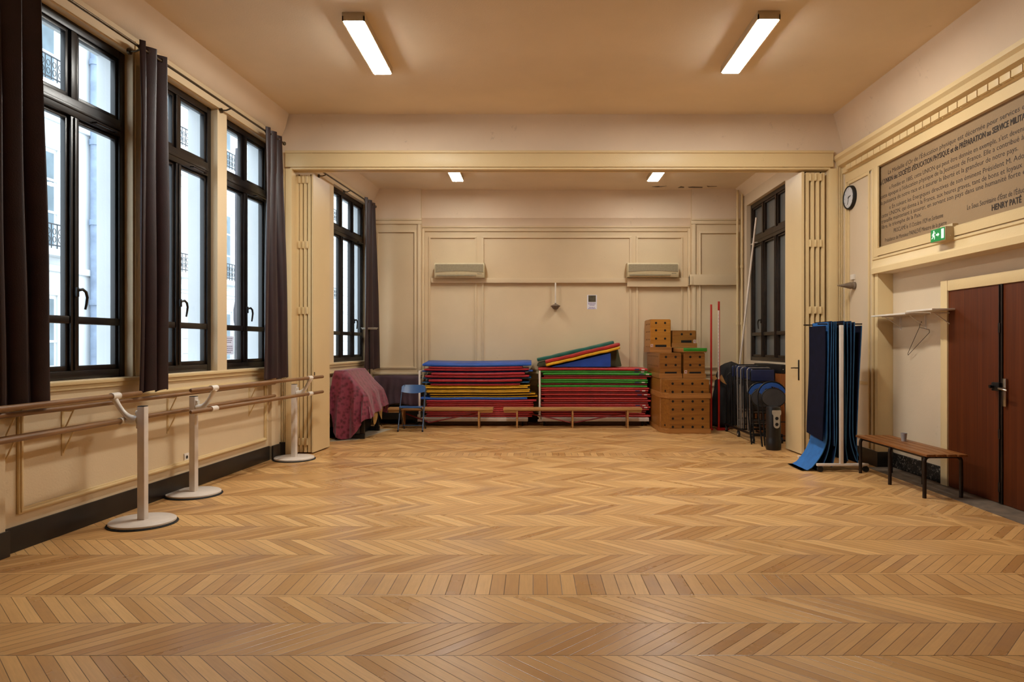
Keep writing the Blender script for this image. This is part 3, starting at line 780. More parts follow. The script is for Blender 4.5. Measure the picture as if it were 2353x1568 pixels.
ballet_barre((-3.287 - math.sin(a) * L2, 5.75 - math.cos(a) * L2, 0), -a, L2, -1, .24, .168, .37, .36, .37, .03, 'nearest white ballet barre, its post left of the others and rails running out of frame')

b = MB(LM); b.cyl((.10, 3.2, 1.01), (.10, 8.9, 1.01), .0205, seg=14)
wb = tag(b.build('wall_barre', 'beech', smooth=40), 'dark wooden double barre fixed to the wall under the windows', 'ballet barre')
b = MB(LM); b.cyl((.10, 3.2, .845), (.10, 8.9, .845), .0205, seg=14); b.build('lower_rail', 'beech', wb, smooth=40)
for s in (4.86, 5.42, 6.78, 8.42):
    b = MB(LM)
    for z in (1.01, .845):
        b.tube([(0.0, s, z - .03), (.07, s, z - .03), (.10, s, z - .018)], .007, 6); b.tube([(0.004, s, z - .20), (.09, s, z - .03)], .006, 6); b.box(0, .006, s - .014, s + .014, z - .22, z - .01)
    b.build('wall_bracket', 'trim', wb, smooth=40)
b = MB(LM); b.box(0, .012, 7.05, 7.13, .30, .38, bev=.004); o = b.build('power_socket', 'white_plastic', smooth=30)
tag(o, 'white power socket low on the left wall panel behind the barre post', 'socket')
b = MB(LM); b.lathe([(.004, 0), (.02, .0)], (0, 0, 0), 4) if False else b.cyl((.011, 7.09, .34), (.013, 7.09, .34), .018, seg=14); b.build('socket_hole', 'hole', o, smooth=0)

# air conditioners ---------------------------------------------------
def air_con(u0, u1, v0, v1, label):
    Y = YB - .2; x0, x1 = wx(u0, Y), wx(u1, Y); zt, zb = wz(v0, Y), wz(v1, Y)
    b = MB(); b.prism([(Y + .03, zb), (Y, zb + .06), (Y, zt - .05), (Y + .03, zt), (YB, zt), (YB, zb)], 'x', x0, x1)
    o = tag(b.build('air_conditioner', 'ac', smooth=30), label, 'air conditioner', 'wall air conditioners')
    b = MB(); n = 12; h0, h1 = zb + .10, zt - .03
    pts = [(x0 + .02, h1), (x1 - .02, h1)] + [(x1 - .02 - (x1 - x0 - .04) * i / n, h0 + .025 * math.sin(PI * i / n)) for i in range(n + 1)]
    b.prism(pts, 'y', Y - .006, Y + .001); b.build('grille', 'ac_grille', o, smooth=0)
    b = MB(); b.box(x0 + .04, x1 - .16, Y + .0, Y + .012, zb + .03, zb + .055); b.box(x1 - .14, x1 - .05, Y - .003, Y + .004, zb + .064, zb + .08); b.build('vane', 'ac_grille', o, smooth=0)
    return o
air_con(998, 1113, 604, 638, 'cream wall air conditioner at the left of the back wall')
air_con(1442, 1560, 604, 637, 'cream wall air conditioner at the right of the back wall, above the boxes')

# cone-shaped fittings ------------------------------------------------
b = MB(); x = wx(1276, YB); z1, z2 = wz(651, YB), wz(700, YB)
b.lathe([(.012, -.07), (.05, -.05), (.07, -.02), (.095, .0), (.095, .01), (.03, .04), (.02, .06)], (x, YB - .10, z2 - .04), 24)
o = tag(b.build('conical_fitting', 'grey_plaster', smooth=40), 'small brownish cone fitting at the end of a thin conduit on the back wall', 'wall fitting')
b = MB(); b.box(x - .013, x + .013, YB - .10, YB - .08, z2, z1 - .0, bev=.004); b.box(x - .03, x + .03, YB - .12, YB, z2 - .03, z2 + .012, bev=.006); b.build('conduit', 'white_plastic', o, smooth=30)
yf, zf = 9.02, 2.29
b = MB(); Mx = T3(XW, yf, zf) @ Ry(-PI / 2)
c = MB(Mx); c.lathe([(.05, 0), (.052, .02), (.04, .03), (.045, .06), (.02, .16), (.006, .23)], (0, 0, 0), 20)
o = tag(c.build('conical_fitting', 'grey_plaster', smooth=40), 'brownish pointed cone fitting on the right wall below the clock', 'wall fitting')
b = MB(); b.box(XW - .03, XW, yf - .02, yf + .07, zf + .08, zf + .15, bev=.006); b.box(XW - .012, XW, yf - .006, yf + .006, zf + .03, zf + .09); b.build('junction_box', 'white_plastic', o, smooth=30)

# posters --------------------------------------------------------------
b = MB(); x0, x1, z0, z1 = wx(1349, YB), wx(1371.5, YB), wz(711, YB), wz(678, YB)
b.box(x0, x1, YB - .004, YB, z0, z1); o = tag(b.build('notice', 'paper', smooth=0), 'small white notice with a dark photo taped on the back wall', 'notice')
b = MB(); b.box(x0 + .025, x1 - .02, YB - .006, YB - .004, z1 - .14, z1 - .01); b.build('photo', 'photo_dark', o, smooth=0)
for nm, rows in (('heading', ((0, .8), (1, .74), (2, .5))), ('footer', ((4, .6), (5, .78)))):
    b = MB()
    for r, w in rows:
        zz = z1 - .155 - r * .022; cx = (x0 + x1) / 2; W2 = (x1 - x0) * w / 2; xx = cx - W2
        while xx < cx + W2 - .004:
            l = random.uniform(.012, .03); b.box(xx, min(xx + l, cx + W2), YB - .0055, YB - .004, zz - .011, zz); xx += l + .006
    b.build(nm, 'print_violet', o, smooth=0)
b = MB(LM); s0, s1, z0, z1 = 8.03, 8.30, 1.39, 1.61
b.box(-.1325, -.1315, s0, s1, z0, z1); o = tag(b.build('notice', 'thin_paper', smooth=0), 'white printed sheet taped inside the lower pane of the third window', 'notice')
for nm, rows in (('heading', (0, 1, 2)), ('footer', (4, 5, 6, 7))):
    b = MB(LM)
    for r in rows:
        zz = z1 - .02 - r * .024; ss = s0 + .03
        while ss < s1 - .04 - (.05 if r in (2, 7) else 0):
            l = random.uniform(.012, .04); b.box(-.130, -.1285, ss, min(ss + l, s1 - .03), zz - .010, zz); ss += l + .008
    b.build(nm, 'print_grey', o, smooth=0)

# clock -----------------------------------------------------------------
cy, cz, cr = 9.12, 3.475, .158
Mx = T3(XW, cy, cz) @ Matrix(((0, 0, -1, 0), (-1, 0, 0, 0), (0, 1, 0, 0), (0, 0, 0, 1)))   # local x -> -Y, y -> +Z, z -> -X
b = MB(Mx); b.lathe([(cr, 0), (cr, .035), (cr - .006, .045), (cr - .018, .046), (cr - .022, .036)], (0, 0, 0), 40)
o = tag(b.build('wall_clock', 'black', smooth=40), 'round black-rimmed wall clock on the right wall', 'clock')
b = MB(Mx); b.cyl((0, 0, .030), (0, 0, .037), cr - .020, seg=40); b.build('dial', 'clock_face', o, smooth=30)
for hnum in range(1, 13):
    b = MB(Mx); an = PI / 2 - hnum * PI / 6; r = cr - .043
    add_text(b, str(hnum), .03, T3(r * math.cos(an) - .008 * len(str(hnum)), r * math.sin(an) - .010, .0378))
    b.build('numeral', 'ink', o, smooth=0, recalc=False)
for nm, hrs, ln, w in (('hour_hand', 2.55, .065, .006), ('minute_hand', 6.5, .095, .004)):
    an = -hrs * PI / 6; b = MB(Mx @ T3(0, 0, .039) @ Rz(an)); b.box(-w, w, -.02, ln, 0, .0015); b.build(nm, 'black', o, smooth=0)

# inscription board -------------------------------------------------------
xf = XW + .035
b = MB(); b.box(xf - .008, xf - .0005, 2.2, 8.40, 2.70, 3.70)
board = tag(b.build('inscription_board', 'board', smooth=0), 'long painted inscription panel with black French lettering high on the right wall', 'inscription')
TL = [
 ("La Médaille d'Or de l'Éducation physique est décernée pour services exceptionnels", "La Médaille d'Or de l'Éducation physique est décernée pour services", 8.23, 6.00, 3.560, .072, 0),
 ("à L'UNION des SOCIÉTÉS d'ÉDUCATION PHYSIQUE et de PRÉPARATION au SERVICE MILITAIRE", "à L'UNION des SOCIÉTÉS d'ÉDUCATION PHYSIQUE et de PRÉPARATION au SERVICE", 8.40, 6.14, 3.468, .082, .0025),
 ("« Fondée en 1885, cette UNION qui peut être donnée en exemple, s'est devenue", "« Fondée en 1885, cette UNION qui peut être donnée en exemple, s'est deve", 8.20, 6.00, 3.372, .070, 0),
 ("cette époque à l'éducation physique de la Jeunesse de France. Elle a contribué à", "cette époque à l'éducation physique de la Jeunesse de France. Elle a contribué à", 8.40, 5.95, 3.298, .070, 0),
 ("la puissance de notre race et à assurer la liberté et la grandeur de notre pays.", "la puissance de notre race et à assurer la liberté et la grandeur de notre pays.", 8.40, 6.02, 3.222, .070, 0),
 ("« En suivant les Énergiques directives de son éminent Président M. Adolphe", "« En suivant les Énergiques directives de son éminent Président M. Adol", 8.20, 5.93, 3.135, .070, 0),
 ("cette UNION, qui donna à la France, aux heures graves, tant de bons et loyaux", "cette UNION, qui donna à la France, aux heures graves, tant de bons et loyaux", 8.38, 5.97, 3.060, .070, 0),
 ("travaille maintenant à assurer, en servant son pays dans une humanité forte et", "travaille maintenant à assurer, en servant son pays dans une humanité forte", 8.38, 5.99, 2.992, .070, 0),
 ("libre, le triomphe de la Paix.", "libre, le triomphe de la Paix.", 8.38, 7.52, 2.925, .068, 0),
 ("PROCLAMÉ le 15 Octobre 1929 en Sorbonne", "PROCLAMÉ le 15 Octobre 1929 en Sorbonne", 8.10, 7.12, 2.838, .070, 0),
 ("Présidence de Monsieur PAINLEVÉ Ministre de la guerre", "Présidence de Monsieur PAINLEVÉ Ministre de la guerre", 8.30, 7.06, 2.752, .068, 0),
 ("Le Sous Secrétaire d'État de l'Éducation", "Le Sous Secrétaire d'État de l'Éduca", 6.73, 5.92, 2.835, .070, 0),
 ("HENRY PATÉ", "HENRY PATÉ", 6.37, 5.98, 2.752, .080, .003),
]
b = MB()
for txt, fit, ya, yb, z, size, bold in TL:
    mtx = Matrix(((0, 0, -1, xf - .0095), (-1, 0, 0, ya), (0, 1, 0, z), (0, 0, 0, 1)))
    add_text(b, txt, size, mtx, (fit, ya - yb), 0, bold)
b.build('lettering', 'ink', board, smooth=0, recalc=False)

# exit sign -----------------------------------------------------------------
y0, y1, zA, zB, xs = 6.85, 7.10, 2.56, 2.70, 4.135
b = MB(); b.box(xs, XW - .01, y0, y1, zA, zB, bev=.006); b.box(XW - .03, XW + .03, y0 + .02, y1 - .02, zA + .02, zB + .03)
b.box(xs + .05, xs + .06, y0 - .004, y0, zA + .04, zA + .05)
o = tag(b.build('exit_sign', 'lamp_body', smooth=30), 'lit green emergency exit sign with running figure below the inscription', 'exit sign')
b = MB(); b.box(xs - .003, xs, y0 + .006, y1 - .004, zA + .006, zB - .006); b.build('green_panel', 'green_lit', o, smooth=0)
Mx = Matrix(((0, 0, -1, xs - .0035), (-1, 0, 0, y1 - .01), (0, 1, 0, zA + .012), (0, 0, 0, 1)))
b = MB(Mx)
def poly(pts): b.prism(pts, 'z', 0, .0012)
b.cyl((.052, .100, 0), (.052, .100, .0012), .010, seg=12)                                     # running figure
poly([(.040, .088), (.055, .090), (.060, .060), (.046, .052), (.036, .062)])
poly([(.040, .086), (.022, .072), (.018, .056), (.024, .055), (.029, .068), (.042, .076)])
poly([(.055, .088), (.072, .076), (.082, .080), (.080, .086), (.072, .083), (.058, .092)])
poly([(.046, .056), (.060, .060), (.070, .042), (.064, .018), (.056, .018), (.058, .038), (.050, .046)])
poly([(.036, .062), (.048, .054), (.036, .034), (.014, .026), (.012, .034), (.028, .042)])
poly([(.088, .052), (.118, .052), (.118, .040), (.146, .060), (.118, .080), (.118, .068), (.088, .068)])   # arrow
poly([(.178, .012), (.222, .012), (.222, .108), (.178, .108)])                               # door
b.build('pictogram', 'white_lit', o, smooth=0)

# wall shelf with wire hanger --------------------------------------------------
sz = 1.865
b = MB(); b.box(4.15, XN, 7.62, 8.38, sz - .018, sz + .002, bev=.003); b.box(4.16, XN, 7.12, 7.615, sz + .003, sz + .022, bev=.003)
b.box(4.07, 4.25, 8.38, 8.62, sz - .018, sz + .0, bev=.003) if False else None
o = tag(b.build('wall_shelf', 'white_plastic', smooth=30), 'white two-piece plank shelf on brackets above the slatted bench', 'shelf')
for yy in (7.22, 7.70, 8.22):
    b = MB(); b.tube([(XN - .012, yy, sz - .16), (XN - .012, yy, sz - .022), (4.20, yy, sz - .022)], .007, 6); b.tube([(XN - .012, yy, sz - .145), (4.24, yy, sz - .024)], .006, 6)
    b.box(XN - .006, XN, yy - .015, yy + .015, sz - .18, sz - .02)
    b.build('shelf_bracket', 'white_steel', o, smooth=40)
b = MB(); hy, hz = 7.83, sz - .16
b.tube([(XN - .05, 7.70, sz - .11), (XN - .045, 7.71, sz - .095), (XN - .04, 7.74, sz - .11), (XN - .04, 7.76, hz), (XN - .04, 8.0, hz - .30), (XN - .04, 7.995, hz - .32), (XN - .04, 7.56, hz - .06), (XN - .04, 7.57, hz - .03), (XN - .04, 7.76, hz)], .0028, 5)
tag(b.build('wire_hanger', 'dark_metal', smooth=40), 'thin wire coat hanger hanging askew under the wall shelf', 'coat hanger')

# slatted bench and cup -----------------------------------------------------------
t = thing('slatted_bench', (4.0, 7.35, 0), 'low wooden slatted bench on dark steel legs beside the red-brown door', 'bench')
for k in range(4):
    x0 = 3.815 + k * .104; b = MB(); b.box(x0, x0 + .090, 6.62, 8.08, .415, .440, bev=.006); b.build('slat', 'slat_wood', t, smooth=30)
for yy in (6.70, 7.35, 8.01):
    b = MB(); r = .05
    path = [(3.84, yy, .0), (3.84, yy, .36)] + arc((3.84 + r, yy, .36), r, PI, PI / 2, 5)[1:] + arc((4.20 - r, yy, .36), r, PI / 2, 0, 5) + [(4.20, yy, 0)]
    b.tube(path, .0185, 10); b.build('leg_frame', 'dark_metal', t, smooth=40)
for x in (3.86, 4.18):
    b = MB(); b.box(x - .012, x + .012, 6.70, 8.01, .39, .413); b.build('side_rail', 'dark_metal', t, smooth=30)
b = MB(); b.lathe([(.024, 0), (.033, .085), (.035, .09), (.032, .09), (.022, .006)], (4.10, 7.55, .441), 24)
tag(b.build('drinking_cup', 'cup', smooth=40), 'small grey plastic cup standing on the slatted bench', 'cup')

# mat trolley with hanging exercise mats ----------------------------------------------
t = thing('mat_trolley', (3.65, 8.3, 0), 'white wheeled stand holding hanging blue exercise mats', 'trolley')
for yy, zz in ((8.09, 1.78), (8.66, 1.78)):
    b = MB(); b.box(3.63, 3.672, yy - .018, yy + .018, .10, 1.74, bev=.005); b.build('post', 'white_steel', t, smooth=30)
    b = MB(); b.box(3.36, 3.97, yy - .02, yy + .02, .07, .10, bev=.005); f = b.build('foot', 'white_steel', t, smooth=30)
    for x in (3.40, 3.94):
        b = MB(); b.cyl((x, yy - .016, .034), (x, yy + .016, .034), .034, seg=16); b.box(x - .012, x + .012, yy - .022, yy + .022, .055, .072); b.build('castor', 'rubber', f, smooth=40)
b = MB(); b.box(3.632, 3.67, 8.09, 8.66, 1.735, 1.765, bev=.004)
for yy in (8.16, 8.58): b.cyl((3.40, yy, 1.755), (3.93, yy, 1.755), .008, seg=8)
b.build('hanging_rail', 'dark_metal', t, smooth=30)
mats = [  # x at top, x at bottom, bottom z, curl, body, edge, words
 (3.475, 3.440, .36, 0, 'navy_foam', 'navy_foam', 'outermost on the left, dark navy and broad'),
 (3.510, 3.50, .05, -.30, 'blue_foam', 'edge_foam', 'its foot curling onto the floor'),
 (3.545, 3.53, .05, -.17, 'navy_foam2', 'edge_foam', 'third from the left, its foot bending left'),
 (3.575, 3.575, .30, 0, 'navy_foam2', 'edge_foam', 'fourth from the left, stopping above the floor'),
 (3.605, 3.60, .05, -.05, 'navy_foam2', 'edge_foam', 'just left of the white post'),
 (3.70, 3.705, .12, .04, 'navy_foam', 'edge_foam', 'just right of the white post'),
 (3.735, 3.725, .30, 0, 'navy_foam2', 'edge_foam', 'second right of the white post'),
 (3.775, 3.77, .12, .08, 'navy_foam2', 'edge_foam', 'third right of the white post'),
 (3.815, 3.80, .12, .10, 'navy_foam2', 'edge_foam', 'second from the right end'),
 (3.905, 3.825, .10, .03, 'navy_foam', 'edge_foam', 'outermost right, leaning out'),
]
for i, (xt, xb, zb, curl, body, edge, words) in enumerate(mats):
    b = MB(); zt = 1.795 - (.06 if i in (0, 9) else random.uniform(0, .02))
    y0 = 8.13 + random.uniform(-.004, .006); y1 = 8.60
    def fn(u, w, xt=xt, xb=xb, zb=zb, curl=curl, zt=zt, i=i):
        z = zt + (zb - zt) * w
        x = xt + (xb - xt) * (w ** 1.3) + .006 * math.sin(5 * w + i)
        if curl:
            q = max(0, (w - .78) / .22); x += curl * q ** 2; 
            if curl < -.1: z = max(.012, z - .12 * q) if q < .7 else max(.012, z - .12 * q)
        yy = y0 + (y1 - y0) * u - (.02 * w if i == 0 else 0)
        if i == 0: z += .05 * (u - .0) * w
        return (x, yy, z)
    b.slab(fn, (.011, 0, 0), 4, 40, 0, 1)
    o = b.build('exercise_mat', [body, edge], smooth=50)
    tag(o, 'blue exercise mat hanging on the white trolley, ' + words, 'exercise mat', 'exercise mats on the trolley')
# ================================================================== REAR BAY: mats, racks, benches
def ordinal(i, n):
    words = ['second', 'third', 'fourth', 'fifth', 'sixth', 'seventh', 'eighth', 'ninth', 'tenth', 'eleventh', 'twelfth', 'thirteenth', 'fourteenth', 'fifteenth']
    if i == 0: return 'lowest'
    if i == n - 1: return 'topmost'
    return (words[i - 1] + ' from the bottom') if i <= n // 2 else (words[n - 2 - i] + ' from the top')
CN = {'v_red': 'red', 'v_red_dark': 'dark red', 'v_crimson': 'crimson', 'v_blue': 'blue', 'v_steel': 'steel blue', 'v_yellow': 'yellow', 'v_grey': 'grey', 'v_dark': 'dark', 'v_green': 'green'}
def gym_mat(x0, x1, y0, y1, z0, th, m, bend, label, group, tags=None, edge=.010, tilt=0.0):
    b = MB(); n = 28
    rows = [(y0 + edge * .5, edge * .6), (y0, edge * 1.4), (y0, th - edge * .8), (y0 + edge * .7, th), (y1 - edge, th), (y1, th - edge), (y1, edge), (y1 - edge, edge * .5)]
    R = []
    for i in range(n + 1):
        x = x0 + (x1 - x0) * i / n
        q = min(1.0, min(i, n - i) / .8 + .0) if i in (0, n) else 1.0
        sq = .75 if i in (0, n) else 1.0
        R.append([b.vert((x, yy, z0 + bend(x) + th / 2 + (zz - th / 2) * sq + tilt * (yy - y0) / (y1 - y0))) for yy, zz in rows])
    for i in range(n):
        for j in range(len(rows)): b.face([R[i][j], R[i][(j + 1) % len(rows)], R[i + 1][(j + 1) % len(rows)], R[i + 1][j]])
    b.face(R[0]); b.face(R[-1][::-1])
    o = tag(b.build('gym_mat', m, smooth=50), label, 'gym mat', group)
    if tags:
        for (a, c, mm, nm) in tags:
            b = MB(); xa, xb = x1 - a, x1 - c; zz = z0 + bend((xa + xb) / 2)
            b.box(xa, xb, y0 - .0018, y0 + .001, zz + th * .28, zz + th * .78); b.build(nm, mm, o, smooth=0)
    return o
KY = 12.65
def stack(items, z0, z1, ux, group, where, bendf, tagset=()):
    tot = sum(i[1] for i in items); k = (z1 - z0) / tot; z = z0; n = len(items)
    for i, (m, t, ua, ub, dy) in enumerate(reversed(items)):
        rel = (z - z0) / (z1 - z0)
        lab = '%s gym mat, %s of the %s' % (CN[m], ordinal(i, n), where)
        tg = [(.24, .155, 'tag_blue', 'brand_strip'), (.115, .055, 'tag_white', 'size_label')] if (n - 1 - i) in tagset else None
        gym_mat(wx(ux(ua), KY), wx(ux(ub), KY), KY + dy + random.uniform(0, .012), YB - .06 + random.uniform(-.03, .02), z, t * k - .0012, m, lambda x, r=rel: bendf(x, r), lab, group, tg, tilt=.05 if i == n - 1 and m == 'v_blue' else 0)
        z += t * k
s1 = [('v_blue', .050, 160, 2125, 0), ('v_crimson', .036, 280, 1965, .0), ('v_crimson', .040, 190, 2080, .01), ('v_blue', .028, 150, 2150, .07), ('v_crimson', .050, 320, 2005, .0),
      ('v_crimson', .045, 205, 2085, .01), ('v_steel', .026, 160, 2120, .06), ('v_crimson', .050, 275, 1955, .0), ('v_steel', .028, 145, 2090, .05), ('v_crimson', .034, 300, 1920, .02),
      ('v_yellow', .026, 170, 2100, .04), ('v_yellow', .028, 220, 2060, .0), ('v_grey', .020, 240, 2090, .03), ('v_yellow', .024, 240, 2100, .0), ('v_yellow', .030, 232, 2090, .005),
      ('v_grey', .020, 250, 2120, .03), ('v_yellow', .024, 290, 2195, .02), ('v_dark', .022, 260, 2060, .05), ('v_yellow', .020, 300, 2235, .03), ('v_blue', .042, 112, 2050, .0), ('v_crimson', .040, 232, 2215, .0)] + \
     [('v_red', .034, 225 + random.randint(-14, 14), 2160 + random.randint(-22, 18), random.uniform(0, .015)) for _ in range(8)]
stack(s1, .165, 1.157, lambda x: 950 + x / 7.843, 'gym mats in the left stack', 'left mat stack', lambda x, r: .010 * r * math.sin(2.3 * x + 1.2) + .006 * math.sin(5 * x + 3 * r) * (1 - r) * min(1, 5 * r))
R_, D_, G_ = 'v_red', 'v_red_dark', 'v_green'
s2 = [(R_, .046, 48, 1762, 0), (G_, .036, 52, 1757, .02), (G_, .040, 122, 1830, 0), (D_, .034, 135, 1820, .02), (R_, .032, 100, 1752, .03), (G_, .032, 92, 1764, .0), (G_, .034, 88, 1764, .0), (D_, .034, 95, 1756, .03), (G_, .034, 40, 1755, 0),
      (R_, .036, 92, 1788, .0), (R_, .036, 96, 1770, .0), (D_, .030, 92, 1765, .02), (R_, .036, 95, 1802, 0), (D_, .032, 150, 1826, .03), (R_, .034, 92, 1758, 0), (R_, .038, 132, 1812, .01), (D_, .036, 100, 1770, .02), (R_, .034, 92, 1775, 0), (R_, .034, 105, 1802, .0),
      (R_, .036, 92, 1786, .01), (D_, .038, 100, 1740, .04), (R_, .036, 96, 1725, .02), (R_, .036, 100, 1806, .01)]
stack(s2, .165, 1.082, lambda x: 1230 + x / 6.818, 'gym mats in the right stack', 'right mat stack', lambda x, r: .006 * r * math.sin(2.1 * x), (0, 1, 2, 6, 10, 12, 17, 18))

def mat_rack(x0, x1, label):
    t = thing('mat_rack', ((x0 + x1) / 2, 13.0, 0), label, 'mat rack', 'white wheeled mat racks')
    b = MB(); b.box(x0 + .05, x1, 12.615, 13.46, .095, .162, bev=.004); b.build('platform', 'white_steel', t, smooth=30)
    b = MB(); b.box(x0 + .14, x1 - .02, 12.82, 12.84, .003, .094); b.build('kick_board', 'skirting_brown', t, smooth=0)
    for yy in (12.63, 13.44):
        b = MB(); b.box(x0, x0 + .034, yy - .017, yy + .017, .10, 1.03, bev=.005); b.box(x0 - .02, x0 + .06, yy - .02, yy + .02, .09, .13, bev=.004); b.box(x0 - .02, x0 + .03, yy - .02, yy + .02, .17, .22, bev=.006)
        b.build('upright', 'white_steel', t, smooth=30)
    b = MB(); b.box(x0, x0 + .034, 12.64, 13.43, 1.0, 1.03, bev=.004); b.build('push_rail', 'white_steel', t, smooth=30)
    for x in (x0 + .1, x1 - .1):
        for yy in (12.74, 13.36):
            b = MB(); b.cyl((x - .014, yy, .046), (x + .014, yy, .046), .046, seg=16); b.box(x - .02, x + .02, yy - .02, yy + .02, .07, .096); b.build('castor', 'rubber', t, smooth=40)
mat_rack(wx(962, 12.63), wx(1213, 12.63), 'white wheeled rack under the left stack with yellow and crimson mats')
mat_rack(wx(1238, 12.63), wx(1491, 12.63), 'white wheeled rack under the right stack with green and red mats')

# wedges and slanting mats on the right stack
zt = 1.098; A = math.radians(13.4)
b = MB(); b.prism([(.33, zt), (1.44, zt), (1.44, zt + 1.11 * math.tan(A) - .004)], 'y', 12.66, 12.96)
bmesh.ops.bevel(b.bm, geom=list(b.bm.edges), offset=.008, segments=2, affect='EDGES')
tag(b.build('foam_wedge', 'v_wedge', smooth=40), 'royal blue foam wedge under the yellow mat on the right stack', 'wedge')
b = MB(); b.prism([(.07, zt), (1.69, zt), (1.60, zt + .40), (1.50, zt + .395), (.10, zt + .075)], 'y', 13.0, 13.42)
bmesh.ops.bevel(b.bm, geom=list(b.bm.edges), offset=.012, segments=2, affect='EDGES')
tag(b.build('foam_wedge', 'v_olive', smooth=40), 'olive green foam wedge behind the blue wedge, under the bottle-green mat', 'wedge')
def slant(x0, z0, L, th, y0, y1, m, ang, label):
    Mx = T3(x0, 0, z0) @ Ry(-ang); b = MB(Mx)
    def rim(x): return 0
    b.box(0, L, y0, y1, .001, th, bev=.016, seg=3)
    bmesh.ops.subdivide_edges(b.bm, edges=[e for e in b.bm.edges if e.calc_length() > .5], cuts=10)
    for v in b.bm.verts:
        q = (v.co.x - x0) / L; v.co.z += .004 * math.sin(13 * q + 3 * v.co.y) + .003 * math.sin(29 * q)
    tag(b.build('gym_mat', m, smooth=50), label, 'gym mat', 'slanting mats on the wedges')
slant(.245, zt + .008, 1.41, .052, 12.63, 12.97, 'v_yellow', A, 'yellow slanting gym mat lying on the blue wedge')
slant(.235, zt + .064, 1.42, .058, 12.63, 12.97, 'v_red', A, 'red slanting gym mat between the yellow one and the bottle-green one')
slant(.085, zt + .086, 1.50, .066, 12.985, 13.43, 'v_teal', math.atan2(.32, 1.40), 'bottle-green slanting gym mat, highest on the right stack')

def gym_bench(x0, x1, feet, low, label):
    t = thing('gym_bench', ((x0 + x1) / 2, 12.43, 0), label, 'bench', 'low wooden gym benches')
    b = MB(); b.box(x0, x1, 12.31, 12.56, .325, .368, bev=.008); b.build('seat_plank', 'bench_wood', t, smooth=30)
    b = MB(); b.box(x0 + .26, x1 - .26, 12.42, 12.45, .305, .325, bev=.003); b.build('balance_beam', 'bench_wood', t, smooth=30)
    for a in (x0 + .012, x1 - .252):
        b = MB(); b.box(a, a + .24, 12.34, 12.53, .283, .325, bev=.004); b.build('end_block', 'bench_wood', t, smooth=30)
    for x in feet:
        b = MB(); b.box(x - .015, x + .015, 12.33, 12.54, 0, .325, bev=.004); b.build('leg', 'bench_wood', t, smooth=30)
    for a, c in low:
        b = MB(); b.tube([(a, 12.46, .09), (c, 12.46, .255)], .011, 6); b.tube([(a, 12.50, .09), (c, 12.50, .255)], .011, 6); b.build('brace', 'v_red_dark', t, smooth=40)
    return t
gym_bench(wx(890, 12.32), wx(1133, 12.32), [wx(u, 12.32) for u in (925, 1100)], [(wx(985, 12.4), wx(1092, 12.4)), (wx(985, 12.4), wx(931, 12.4))], 'low wooden gym bench in front of the left mat stack, behind the blue chair')
gym_bench(wx(1156, 12.32), wx(1476, 12.32), [wx(u, 12.32) for u in (1188, 1316, 1443)], [(wx(1312, 12.4), wx(1215, 12.4)), (wx(1320, 12.4), wx(1438, 12.4))], 'longer low wooden gym bench in front of the right mat stack')

